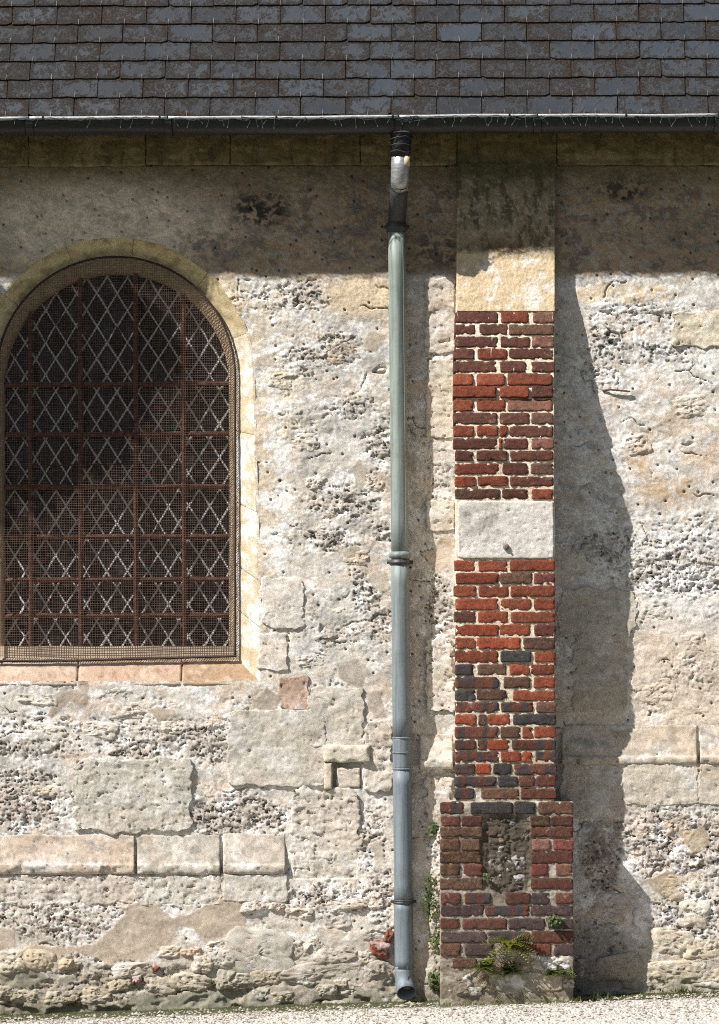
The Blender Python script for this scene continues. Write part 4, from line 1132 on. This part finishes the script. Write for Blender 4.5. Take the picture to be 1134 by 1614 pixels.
def course(txt, y0, y1, off, sc, voff, dfn, matfn, extra=None):
    for tok in txt.split():
        a, rest = tok.split('-'); code = rest[-1]; b = rest[:-1]
        put_brick(zz(float(a), off, sc), zz(float(b), off, sc), zz(y0, voff, sc), zz(y1, voff, sc), code, dfn, max(-.3, random.gauss(.5, .6)) + (extra or 0), matfn(code))
for k, (t, (y0, y1)) in enumerate(zip(UP, UPY)):
    course(t, y0, y1, 660, 3.508, 440, pier_d, lambda c: (M['limed'] if k < 5 else M['brick']), extra=(5.5 if k == 6 else (2.5 if k == 5 else 0)))
LO = ['205-325r 348-512r 525-790r', '212-463r 472-658b 665-790i', '200-332r 345-520r 530-790r', '212-462r 475-650r 668-790o', '207-328d 345-515r 533-790r', '210-463o 472-645r 668-797i',
      '210-330r 337-590o 607-790y', '210-460r 475-652k 672-793r', '212-322m 340-505b 527-640r 650-785r', '212-467m 493-647b 665-790r', '212-328k 335-510b 545-793r', '212-465m 478-665m 680-797b',
      '212-330r 343-392b 400-530r 545-797k', '210-460m 475-588b 600-660r 670-797r', '210-330m 340-395m 402-527o 540-797m', '212-463m 475-590o 600-655o 675-797m', '212-327q 330-418o 432-537k 552-800m',
      '208-452m 460-572k 580-673d 680-797d', '205-322m 362-580b 592-797d']
LOT = [122,195,268,343,418,493,568,645,722,795,872,942,1012,1085,1160,1228,1298,1370,1440,1512]
for k, t in enumerate(LO):
    course(t, LOT[k], LOT[k + 1] - 11, 660, 3.669, 850, pier_d, lambda c: M['banded'] if (k >= 8 and c == 'm') else M['brick'])
PL = ['380-485m 515-703k 710-805k 820-975y', '380-468d 473-567d 785-870y 875-975d', '380-572y 785-977d', '382-467y 472-560b 790-872p 885-977i', '380-563y 787-975d', '382-470y 485-573d 787-860i 895-970p',
      '380-573y 785-975d', '382-472d 490-608m 670-785d 788-870q 895-977d', '382-577q 582-778m 783-975q', '380-465d 480-678d 685-850q 862-975q', '382-588q 593-780m 790-975d', '382-473y 490-620q 745-877d 888-977q', '437-545y']
PLY = [(97,150),(160,203),(208,253),(262,312),(317,370),(375,425),(437,487),(503,553),(560,605),(618,665),(675,725),(730,785),(795,838)]
for k, (t, (y0, y1)) in enumerate(zip(PL, PLY)):
    random.seed(4000 + k)
    course(t, y0, y1, 560, 2.835, 1230, plinth_d, lambda c: M['lichen'] if c == 'y' else (M['banded'] if c == 'm' else M['brick']))
# rubble showing in the hole of the plinth, and its foot
for i, (cx, cy, rx, ry, c, d) in enumerate([
    (781, 1356, 15, 20, (168, 160, 146), 84), (812, 1362, 17, 16, (140, 130, 112), 82), (781, 1388, 12, 12, (200, 192, 178), 88), (814, 1392, 20, 14, (158, 150, 134), 86),
    (800, 1322, 20, 9, (172, 156, 132), 84), (778, 1312, 10, 8, (120, 108, 92), 82), (826, 1318, 9, 10, (128, 116, 100), 82), (798, 1296, 18, 7, (98, 90, 82), 84), (796, 1338, 10, 6, (150, 138, 120), 82),
    (835, 1505, 14, 7, (150, 142, 128), 97),
    (872, 1518, 32, 14, (206, 198, 182), 96), (722, 1548, 24, 20, (156, 146, 128), 94), (758, 1540, 18, 12, (150, 132, 110), 94), (896, 1552, 9, 10, (190, 182, 164), 96), (800, 1520, 14, 8, (140, 112, 92), 95),
    (712, 1526, 8, 6, (150, 90, 66), 92), (742, 1562, 22, 8, (132, 124, 106), 96), (770, 1558, 14, 8, (140, 130, 112), 96)]):
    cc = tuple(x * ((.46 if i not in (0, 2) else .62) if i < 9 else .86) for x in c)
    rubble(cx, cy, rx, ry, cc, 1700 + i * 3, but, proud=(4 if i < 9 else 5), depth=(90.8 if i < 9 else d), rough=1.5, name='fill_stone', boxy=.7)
make_stone('foot_slab', 770, 1530, 888, 1566, 2, .3, (142, 138, 124), 5, 1799, but, depth=96, edge=6, corner=.5)

# ------------------------------------------------------------------ roof
roof = thing('slate_roof', 'dark slate roof spotted with brown lichen above the gutter', 'roof', (PW / 2 / S, -.3, P(500, 190, -.36)[2]))
PITCH = math.radians(66); EY = -.335
def eave_z(x): return P(0, 186 - 5.0 * (x * S / PW), EY)[2]
tilt_x = (eave_z(3.66) - eave_z(0)) / 3.66
ru = Vector((0, math.cos(PITCH), math.sin(PITCH))); rn = Vector((0, -math.sin(PITCH), math.cos(PITCH)))
EXPO, SW = .1095, .2262
def slate_mesh(seed):
    rnd = random.Random(seed)
    w, l, t = .2225 / 2, .225, .0038
    pts = [(-w, 0)]
    for i in range(1, 9): pts.append((-w + 2 * w * i / 9, rnd.uniform(-.0015, .0015) + (.004 if rnd.random() < .08 else 0)))
    pts += [(w, rnd.uniform(-.001, .003)), (w, l), (-w, l)]
    if seed in (2, 5): pts[9 if seed == 2 else 0] = (w if seed == 2 else -w, .013)
    n = len(pts); mb = MB()
    mb.add([(x, y, t) for x, y in pts] + [(x, y, 0) for x, y in pts], [tuple(range(n)), tuple(range(2 * n - 1, n - 1, -1))] + [(i, n + i, n + (i + 1) % n, (i + 1) % n) for i in range(n)])
    return mb.mesh('slate')
slates = [slate_mesh(i) for i in range(8)]
for s in slates: s.materials.append(M['slate'])
hk = MB(); hk.tube([(0, .03, .0030), (0, -.004, .0030), (0, -.0065, .0055), (0, -.004, .0078), (0, .013, .0074)], .0013, 5)
hook_me = hk.mesh('slate_hook'); hook_me.materials.append(M['hook'])
base_rot = Matrix((Vector((1, 0, 0)), ru, rn)).transposed().to_4x4()
for r in range(0, 11):
    off = (SW / 2 if r % 2 else 0) + random.uniform(-.006, .006) - .155
    for k in range(-4, 22):
        x = k * SW + off
        if x < -.95 or x > 4.7: continue
        s0 = r * EXPO
        p = Vector((x, EY, eave_z(x))) + ru * (s0 + random.gauss(0, .0018)) + rn * .012
        o = link('slate', random.choice(slates), None, None)
        dt = -math.atan(.016 / .235)
        o.matrix_world = Matrix.Translation(p) @ base_rot @ Matrix.Rotation(dt + random.gauss(0, .004), 4, 'X') @ Matrix.Rotation(random.gauss(0, .005), 4, 'Z') @ Matrix.Rotation(random.gauss(0, .004), 4, 'Y')
        mw = o.matrix_world.copy(); o.parent = roof; o.matrix_parent_inverse = Matrix.Translation(-Vector(roof.location)); o.matrix_basis = mw
        h = bpy.data.objects.new('slate_hook', hook_me); COL.objects.link(h); h.parent = o
        h.location = (random.gauss(0, .002), 0, 0); h.rotation_euler = (0, 0, random.gauss(0, .05))
mb = MB()
a = Vector((-1.3, EY + .03, eave_z(-1.3))) - rn * .012; b = Vector((5.4, EY + .03, eave_z(5.4))) - rn * .012
L_ = 5.0
mb.add([a, b, b + ru * L_, a + ru * L_, a - rn * .03, b - rn * .03, b + ru * L_ - rn * .03, a + ru * L_ - rn * .03], [(0, 1, 2, 3), (7, 6, 5, 4), (0, 4, 5, 1), (1, 5, 6, 2), (2, 6, 7, 3), (3, 7, 4, 0)])
mb.build('roof_deck', M['deck'], roof)
mb = MB(); zt = (PH - 200) / S
mb.box((-1.3, -.24, zt - .012), (5.4, .06, zt + .03)); mb.build('eaves_board', M['wood'], roof)
# ------------------------------------------------------------------ gutter
gut = thing('rain_gutter', 'dark half round eaves gutter with bright front bead', 'gutter', P(567, 200, -.35))
GY, GR = -.317, .070
def gutter_seg(x0, x1, name, mat, r=GR, a0=0, a1=180, n=18):
    mb = MB(); vs = []; nx = 24
    for i in range(nx + 1):
        x = x0 + (x1 - x0) * i / nx
        zc = P(0, 188 - 6.0 * (x * S / PW), GY - GR)[2] + .002 * math.sin(x * 3.1) + .0012 * math.sin(x * 11)
        for k in range(n + 1):
            t = math.radians(a0 + (a1 - a0) * k / n)
            vs.append((x, GY - r * math.cos(t), zc - r * 1.05 * math.sin(t)))
    fs = [(i * (n + 1) + k, (i + 1) * (n + 1) + k, (i + 1) * (n + 1) + k + 1, i * (n + 1) + k + 1) for i in range(nx) for k in range(n)]
    mb.add(vs, fs); o = mb.build(name, mat, gut, True)
    md = o.modifiers.new('sheet', 'SOLIDIFY'); md.thickness = .0025; md.offset = 1
    return o
gx = [-1.2, .19, .88, 2.03, 2.72, 3.62, 5.3]
for a_, b_ in zip(gx[:-1], gx[1:]): gutter_seg(a_, b_, 'trough', M['gutter'])
for x in gx[1:-1]: gutter_seg(x - .018, x + .018, 'joint_sleeve', M['gutter'], GR + .004)
def bead_z(x): return P(0, 188 - 6.0 * (x * S / PW), GY - GR)[2] + .002 * math.sin(x * 3.1) + .0012 * math.sin(x * 11)
for a_, b_ in zip(gx[:-1], gx[1:]):
    mb = MB(); mb.tube([(a_ + .003 + (b_ - a_ - .006) * i / 20, GY - GR - .004, bead_z(a_ + (b_ - a_) * i / 20) + .003) for i in range(21)], .0080, 8)
    mb.build('bead', M['bead'], gut, True)
x = -.9
while x < 5:
    mb = MB(); z = bead_z(x)
    mb.tube([(x, GY - GR - .006, z - .006), (x, GY - GR - .014, z + .004), (x, GY - GR + .004, z + .014), (x, GY + .06, z + .012)], .006, 5)
    mb.build('gutter_clip', M['gutter'], gut); x += .58

# ------------------------------------------------------------------ downpipe
dp = thing('downpipe', 'grey blue zinc downpipe with wrapped swan neck and open shoe', 'drainpipe', P(640, 1580, -.07))
PY = -.064
def tubepart(name, pts, rad, mat, n=24, solid=0.0, cap=True):
    mb = MB(); mb.tube(pts, rad, n, cap and not solid); o = mb.build(name, mat, dp, True)
    if solid:
        md = o.modifiers.new('sheet', 'SOLIDIFY'); md.thickness = solid; md.offset = -1
    return o
tubepart('outlet_wrap', [PV(633, 200, -0.302), PV(633, 212, -0.302), PV(632.5, 228, -0.302), PV(632, 248, -0.302)], [.060, .056, .050, .048], M['tape'])
for i, y in enumerate((216, 226, 236)):
    tubepart('wrap_tie', [PV(616, y + 3, -0.352), PV(625, y, -0.359), PV(640, y - 2 + i * 3, -0.359), PV(649, y + 3, -0.347)], .0022, M['cable'], 5)
tubepart('outlet_ring', [PV(633, 208, -0.302), PV(633, 210.5, -0.302)], [.0585, .0585], M['bead'])
tubepart('swan_neck', [PV(632, 244, -0.302), PV(631.5, 262, -0.300), PV(631, 282, -0.292), PV(630, 297, -0.262)], [.046, .047, .046, .044], M['foil'])
tubepart('neck_patch', [PV(642, 246, -0.335), PV(641, 262, -0.333)], [.016, .016], mat_simple('cream_tape', lin((186, 170, 140)), .6))
tubepart('lower_neck', [PV(630.5, 289, -0.282), PV(629, 308, -0.215), PV(627.5, 328, -0.125), PV(626, 346, -0.072), PV(625.5, 366, PY)], [.044, .0445, .0445, .0445, .0445], M['oldzinc'])
def axis(y): return 625.5 + (y - 360) * (637 - 625.5) / 1140.0
def pr(y): return .0438 + .003 * (y - 360) / 1140
def straight(y0, y1, name='pipe_length', k=None, mat=None):
    n = 8; return tubepart(name, [PV(axis(y0 + (y1 - y0) * i / n), y0 + (y1 - y0) * i / n, PY) for i in range(n + 1)], [pr(y0) + (k or 0)] * (n + 1), mat or M['zinc'], 28)
straight(352, 886); straight(884, 1166, k=.0008); straight(1164, 1186, k=.0016); straight(1184, 1212, k=.0006, name='elbow_joint'); straight(1211, 1424, k=.0010); straight(1422, 1527, k=.0014)
for y0_, y1_ in ((370, 866), (893, 1160), (1216, 1416), (1426, 1520)):
    mb = MB(); mb.tube([PV(axis(y) + 9.5, y, PY) + Vector((0, -.0312, 0)) for y in np.linspace(y0_, y1_, 6)], .0020, 5); mb.build('pipe_seam', M['zinc'], dp)
def ring(y, prof, name, mat):
    tubepart(name, [PV(axis(y), y + a, PY) for a, r in prof], [pr(y) + r for a, r in prof], mat, 28)
ring(357, [(-6, .001), (-5, .009), (-1, .010), (1, .015), (4, .015), (5, .006), (8, .005), (9, .001)], 'collar', M['oldzinc'])
ring(875, [(-5.5, .001), (-4, .008), (-1.5, .0125), (1, .013), (3.5, .009), (5, .003)], 'collar', M['zinc'])
ring(886, [(-4, .002), (-3, .006), (-.5, .006), (0, .008), (2, .008), (2.3, .005), (4.5, .005), (5, .001)], 'bracket_band', M['oldzinc'])
for y in (1163, 1186, 1212): ring(y, [(-1.6, .001), (-1, .0045), (1, .0045), (1.6, .001)], 'seam_ring', M['zinc'])
ring(1421, [(-3, .001), (-2.5, .006), (-.6, .006), (-.4, .004), (.6, .004), (.8, .006), (2.6, .006), (3, .001)], 'bracket_band', M['oldzinc'])
for y, s in ((886, 1), (1421, .8), (357, .8)):
    for sx in (-1, 1):
        mb = MB(); c0 = PV(axis(y), y, PY) + Vector((sx * (pr(y) + .010), .01, 0))
        mb.tube([c0 + Vector((-.011 * sx, 0, 0)), c0 + Vector((.011 * s * sx, 0, 0))], .009 * s, 8); mb.tube([c0, c0 + Vector((0, .075, 0))], .005, 6)
        mb.build('bracket_lug', M['oldzinc'], dp)
shoe = [PV(636.8, 1523, PY), PV(637.2, 1532, PY), PV(637.8, 1541, PY - .004), PV(638.5, 1550, PY - .014), PV(639.6, 1558, PY - .032), PV(641, 1565, PY - .058)]
tubepart('shoe', shoe, [.0472, .0472, .0474, .0476, .048, .0485], M['zinc'], 28, solid=.002)
mb = MB(); mb.tube([PV(642, 1522, PY - .0475), PV(642.5, 1540, PY - .052), PV(643, 1550, PY - .060)], .0016, 5); mb.build('shoe_seam', M['zinc'], dp)

# ------------------------------------------------------------------ string of fairy lights on the gutter
fl = thing('fairy_light_string', 'thin string of small fairy lights hanging along the gutter edge', 'light string', P(567, 190, -.43))
rnd = random.Random(11)
mb = MB(); pts = []; x = -.9
while x < 4.8:
    pts.append(Vector((x, GY - GR - .016 + rnd.uniform(-.004, .004), bead_z(x) - .004 + rnd.uniform(-.010, .008)))); x += rnd.uniform(.018, .045)
mb.tube(pts, .0019, 5); 
for cx_ in (395, 480, 640, 660, 815, 845, 1010):
    x0 = P(cx_, 190, GY - GR)[0]
    mb.tube([Vector((x0 + rnd.uniform(-.05, .05), GY - GR - .015 + rnd.uniform(-.006, .004), bead_z(x0) - .004 + rnd.uniform(-.022, .012))) for _ in range(9)], .0017, 4)
mb.build('cable', M['cable'], fl)
drops = MB(); leds = MB(); x = -.8
while x < 4.7:
    px = x * S
    dens = 1.0 if (px > 560) else .55
    if rnd.random() < dens * .85:
        L0 = rnd.uniform(.014, .044); p = Vector((x, GY - GR - .015, bead_z(x) - .006)); sw = rnd.uniform(-.018, .018)
        e = p + Vector((sw, -.003, -L0)); drops.tube([p, p + Vector((sw * .2, -.004, -L0 * .5)), e], .0012, 4); leds.tube([e, e + Vector((sw * .25, 0, -.009))], .0013, 5)
    x += rnd.uniform(.022, .06)
o = drops.build('drop_wires', M['cable'], fl); o['kind'] = 'stuff'
o = leds.build('tiny_lights', M['led'], fl); o['kind'] = 'stuff'

# ------------------------------------------------------------------ ground
def gz(x): return .040 + .034 * min(max(x, -2.5), 6.5)
def ground():
    xs = np.concatenate([np.linspace(-70, -3, 12), np.linspace(-2.5, 6.5, 260), np.linspace(7, 75, 12)])
    ys = np.concatenate([np.linspace(-80, -3, 18), np.linspace(-2.6, .05, 90)])
    X, Y = np.meshgrid(xs, ys)
    Z = np.vectorize(gz)(X) + .006 * fbm(X * 2.2, Y * 2.2, 4, 1901) + .004 * perlin(X * 14, Y * 14, 1903) * (np.abs(X - 2) < 5)
    Z = Z + .012 * sstep(-.35, 0.0, Y)
    idx = np.arange(X.size).reshape(X.shape)
    q = np.stack([idx[:-1, :-1], idx[:-1, 1:], idx[1:, 1:], idx[1:, :-1]], -1).reshape(-1, 4)
    m, nt, n, b, L = new_mat('pale_gravel')
    pos = n.new('ShaderNodeNewGeometry').outputs['Position']
    vo = n.new('ShaderNodeTexVoronoi'); vo.inputs['Scale'].default_value = 70; L(pos, vo.inputs['Vector'])
    c = ramp(n, L, vo.outputs['Color'], [(0, lin((160, 154, 146))), (.5, lin((194, 189, 181))), (1, lin((222, 218, 211)))])
    sp = n.new('ShaderNodeSeparateXYZ'); L(pos, sp.inputs[0])
    md = mathn(n, L, 'ADD', sp.outputs['Y'], mathn(n, L, 'MULTIPLY', mathn(n, L, 'SUBTRACT', noise_node(n, L, pos, 9, 6, .7), .5), .30))
    soil = ramp(n, L, noise_node(n, L, pos, 22, 5, .7), [(.3, lin((44, 44, 26))), (.55, lin((70, 72, 36))), (.75, lin((104, 96, 70)))])
    mr = n.new('ShaderNodeMapRange'); L(md, mr.inputs['Value']); mr.inputs['From Min'].default_value = -.36; mr.inputs['From Max'].default_value = -.28
    mr2 = n.new('ShaderNodeMapRange'); L(md, mr2.inputs['Value']); mr2.inputs['From Min'].default_value = -1.75; mr2.inputs['From Max'].default_value = -1.6
    lawn = ramp(n, L, noise_node(n, L, pos, 3, 8, .7), [(.3, (.052, .056, .022)), (.7, (.115, .105, .055))])
    L(mixc(n, L, mr2.outputs[0], lawn, mixc(n, L, mr.outputs[0], c, soil)), b.inputs['Base Color']); b.inputs['Roughness'].default_value = .95
    L(bump(n, L, vo.outputs['Distance'], 1.0, .012), b.inputs['Normal'])
    o = link('ground', mesh_np('ground', np.stack([X, Y, Z], -1).reshape(-1, 3), q), m); o['kind'] = 'structure'
ground()

def loose_gravel():
    r2 = np.random.default_rng(77); n = 5200
    x = r2.uniform(-1.0, 4.7, n); y = -.12 - np.abs(r2.normal(0, .75, n)); y = np.clip(y, -2.2, None)
    z = np.array([gz(a) for a in x]) + .006; sz = r2.uniform(.004, .010, n) * (1 + 1.2 * (r2.random(n) < .04))
    base = np.array([(1, 0, 0), (-1, 0, 0), (0, 1, 0), (0, -1, 0), (0, 0, .7), (0, 0, -.7)], float)
    v = base[None] * sz[:, None, None] * r2.uniform(.6, 1.3, (n, 6, 1)); a = r2.uniform(0, 6.28, n)
    vx = v[..., 0] * np.cos(a)[:, None] - v[..., 1] * np.sin(a)[:, None]; vy = v[..., 0] * np.sin(a)[:, None] + v[..., 1] * np.cos(a)[:, None]
    V_ = np.stack([vx + x[:, None], vy + y[:, None], v[..., 2] + z[:, None]], -1).reshape(-1, 3)
    f = np.array([(0, 2, 4), (2, 1, 4), (1, 3, 4), (3, 0, 4), (2, 0, 5), (1, 2, 5), (3, 1, 5), (0, 3, 5)])
    F_ = (f[None] + 6 * np.arange(n)[:, None, None]).reshape(-1, 3)
    o = link('loose_gravel', mesh_np('loose_gravel', V_, F_, None, False), mat_simple('gravel_chips', lin((158, 150, 138)), .95, 0, .4, 30)); o['kind'] = 'stuff'
    tag(o, 'loose pale gravel scattered on the ground before the wall', 'gravel')
loose_gravel()

# ------------------------------------------------------------------ plants
def blade_strip(mb, base, dirv, L0, w, droop, n=5, rnd=random):
    side = dirv.cross(Vector((0, 0, 1)))
    if side.length < 1e-3: side = Vector((1, 0, 0))
    side.normalize(); pts = []
    p = Vector(base); d = dirv.normalized()
    vs = []
    for i in range(n + 1):
        t = i / n; ww = w * (1 - t) ** .7 * (0.5 + min(1, t * 3) * .5)
        vs += [p + side * ww, p - side * ww]
        d = (d + Vector((0, 0, -droop / n))).normalized(); p = p + d * (L0 / n)
    mb.add(vs, [(2 * i, 2 * i + 1, 2 * i + 3, 2 * i + 2) for i in range(n)])
def leaf(mb, p, nrm, size, rnd):
    t = nrm.cross(Vector((rnd.uniform(-1, 1), rnd.uniform(-1, 1), rnd.uniform(-1, 1)))).normalized(); b = nrm.cross(t)
    k = [(0, -1), (.55, -.35), (.5, .35), (0, 1), (-.5, .35), (-.55, -.35)]
    mb.add([p + t * (a * size) + b * (c * size) + nrm * (.25 * size * abs(a)) for a, c in k], [tuple(range(6))])
def fern(px, py, Y, L0, n, label, seed, mat='fern'):
    rnd = random.Random(seed); b = PV(px, py, Y); t = thing('fern', label, 'plant', b, 'plants rooted in the masonry'); mb = MB()
    for i in range(n):
        a = rnd.uniform(0, math.pi); d = Vector((math.cos(a) * 1.0, -rnd.uniform(.25, .8), rnd.uniform(-.1, .9))).normalized()
        l = L0 * rnd.uniform(.55, 1.1); p = Vector(b) + Vector((rnd.uniform(-.02, .02), 0, rnd.uniform(-.015, .015)))
        side = d.cross(Vector((0, -.3, 1))).normalized()
        for k in range(9):    # pinnate frond
            q = p + d * (l * (k + 1) / 9) + Vector((0, 0, -l * .45 * ((k + 1) / 9) ** 2)); w = .019 * (1 - (k / 9.5) ** 2) + .003
            for s in (-1, 1):
                dd = (side * s + d * .5).normalized()
                mb.add([q - d * .003, q + dd * w + d * .002, q + dd * w * .9 + d * .009, q + d * .007], [(0, 1, 2, 3)])
        blade_strip(mb, p, d, l, .0022, .6, 5, rnd)
    mb.build('fronds', M[mat], t)
def weed(px, py, Y, rx, rz, n, size, label, seed, mat='leaf', out=.04):
    rnd = random.Random(seed); b = PV(px, py, Y); t = thing('weed', label, 'plant', b, 'plants rooted in the masonry'); mb = MB(); st = MB()
    for i in range(n):
        a = rnd.uniform(0, 2 * math.pi); r = rnd.random() ** .5
        p = Vector(b) + Vector((rx * r * math.cos(a), -rnd.uniform(.004, out), rz * r * math.sin(a)))
        nr = Vector((rnd.uniform(-.7, .7), -1, rnd.uniform(-.1, 1.0))).normalized(); leaf(mb, p, nr, size * rnd.uniform(.6, 1.2), rnd)
        if i % 3 == 0: st.tube([b, (Vector(b) + p) / 2 + Vector((0, -.006, 0)), p], .0012, 4)
    mb.build('leaves', M[mat], t); st.build('stems', M['leaf'], t)
FY = -.322
fern(804, 1490, FY, .16, 40, 'yellowish fern tuft hanging from the plinth bricks', 1)
fern(766, 1524, FY, .11, 26, 'green fern at the foot of the plinth, below the yellowish tuft', 2, 'grass')
fern(806, 1530, FY - .005, .075, 18, 'small fern on the grey slab, under the yellowish tuft', 3, 'leaf')
fern(878, 1532, FY, .075, 18, 'dark fern by the white stone at the plinth corner', 4, 'grass')
weed(874, 1452, FY, .035, .025, 60, .014, 'small leafy weed on the right half of the plinth', 5)
weed(767, 1382, -.30, .018, .022, 26, .009, 'tiny weed beside the rubble hole in the plinth', 6)
weed(684, 1305, -.03, .025, .04, 34, .012, 'narrow weed beside the top left corner of the plinth', 7)
weed(678, 1415, -.05, .045, .12, 150, .009, 'straggling weed between the downpipe and the plinth', 8, 'leaf', .07)
weed(688, 1480, -.05, .03, .10, 50, .009, 'sparse creeper low in the gap beside the plinth', 9, 'grass')
weed(686, 1545, -.06, .04, .05, 60, .015, 'leafy weed at the ground right of the downpipe shoe', 10)
# grass and moss along the foot of the wall
rnd = random.Random(31); mb = MB(); seg = []
for i in range(5200):
    x = rnd.uniform(-.9, 4.6); px = x * S
    ybase = -.035 - abs(rnd.gauss(0, .07))
    if 690 < px < 910: ybase = -.33 - abs(rnd.gauss(0, .035))
    dens = .5 + .5 * math.sin(px * .021) * math.sin(px * .0077 + 1)
    hh = rnd.uniform(.008, .022) * (1 + 1.2 * (rnd.random() < .05)) * (1.6 if 690 < px < 910 else 1)
    if rnd.random() > .35 + .65 * dens: continue
    blade_strip(mb, (x, ybase, gz(x) + .006), Vector((rnd.gauss(0, .6), rnd.gauss(-.3, .4), 1)), hh, rnd.uniform(.0012, .0028), .7, 3, rnd)
o = mb.build('base_grass', M['grass']); tag(o, 'low moss and grass along the foot of the wall', 'grass'); o['kind'] = 'stuff'
for (px, seed, nm) in ((930, 41, 'grass tuft beside the right corner of the plinth'), (1075, 42, 'grass tuft at the wall foot near the right edge')):
    r2 = random.Random(seed); x = px / S; b = Vector((x, -.10 if px > 950 else -.28, gz(x) + .012)); t = thing('grass_tuft', nm, 'plant', b); mb = MB()
    for i in range(110): blade_strip(mb, b + Vector((r2.gauss(0, .05), r2.gauss(0, .02), 0)), Vector((r2.gauss(0, .6), r2.gauss(-.2, .4), 1)), r2.uniform(.02, .05), r2.uniform(.0015, .003), .8, 4, r2)
    mb.build('blades', M['leaf'], t)

# ------------------------------------------------------------------ unseen tree added on the left, crown shaped to shade part of the window
def tree():
    T0 = 1.0
    base = Vector((-.55 - SUN_A * T0, -T0, gz(-3)))
    t = thing('shade_tree', 'unseen leafy tree added left of the window to shade it', 'tree', base)
    rnd = random.Random(3); mb = MB(); lim = MB()
    poly = np.array([(225, 466), (246, 510), (212, 560), (182, 650), (150, 690), (60, 730), (-30, 765), (-330, 800), (-470, 640), (-460, 520), (-330, 490), (-100, 472), (120, 466)], float)
    n = 0; clumps = []
    us_ = np.array([rnd.uniform(-560, 262) for _ in range(2600)]); vs_ = np.array([rnd.uniform(215, 800) for _ in range(2600)])
    d = sdpoly(us_, vs_, [tuple(p) for p in poly])
    for u, v, dd in zip(us_, vs_, d):
        if dd > -6: continue
        T = T0 + rnd.gauss(0, .16)
        c = Vector((u / S - SUN_A * T, -T, (PH - v) / S + SUN_B * T)); clumps.append(c)
        for k in range(7):
            p = c + Vector((rnd.gauss(0, .02), rnd.gauss(0, .03), rnd.gauss(0, .02)))
            leaf(mb, p, Vector((rnd.uniform(-1, 1) - .6, rnd.uniform(-1, 1) - .4, rnd.uniform(-.4, 1) + .7)).normalized(), rnd.uniform(.035, .055), rnd)
    mb.build('shade_tree_crown', M['tree'], t)
    top = Vector((-150 / S - SUN_A * T0, -T0, (PH - 480) / S + SUN_B * T0))
    lim.tube([base + Vector((0, 0, -.1)), base + Vector((.03, 0, 2.0)), base.lerp(top, .6), top], [.11, .09, .07, .03], 10)
    for i in range(14):
        c = rnd.choice(clumps); s = base.lerp(top, rnd.uniform(.72, .97)); lim.tube([s, s.lerp(c, .5) + Vector((0, 0, .06)), c], [.028, .018, .006], 6)
    lim.build('trunk', M['bark'], t)
tree()
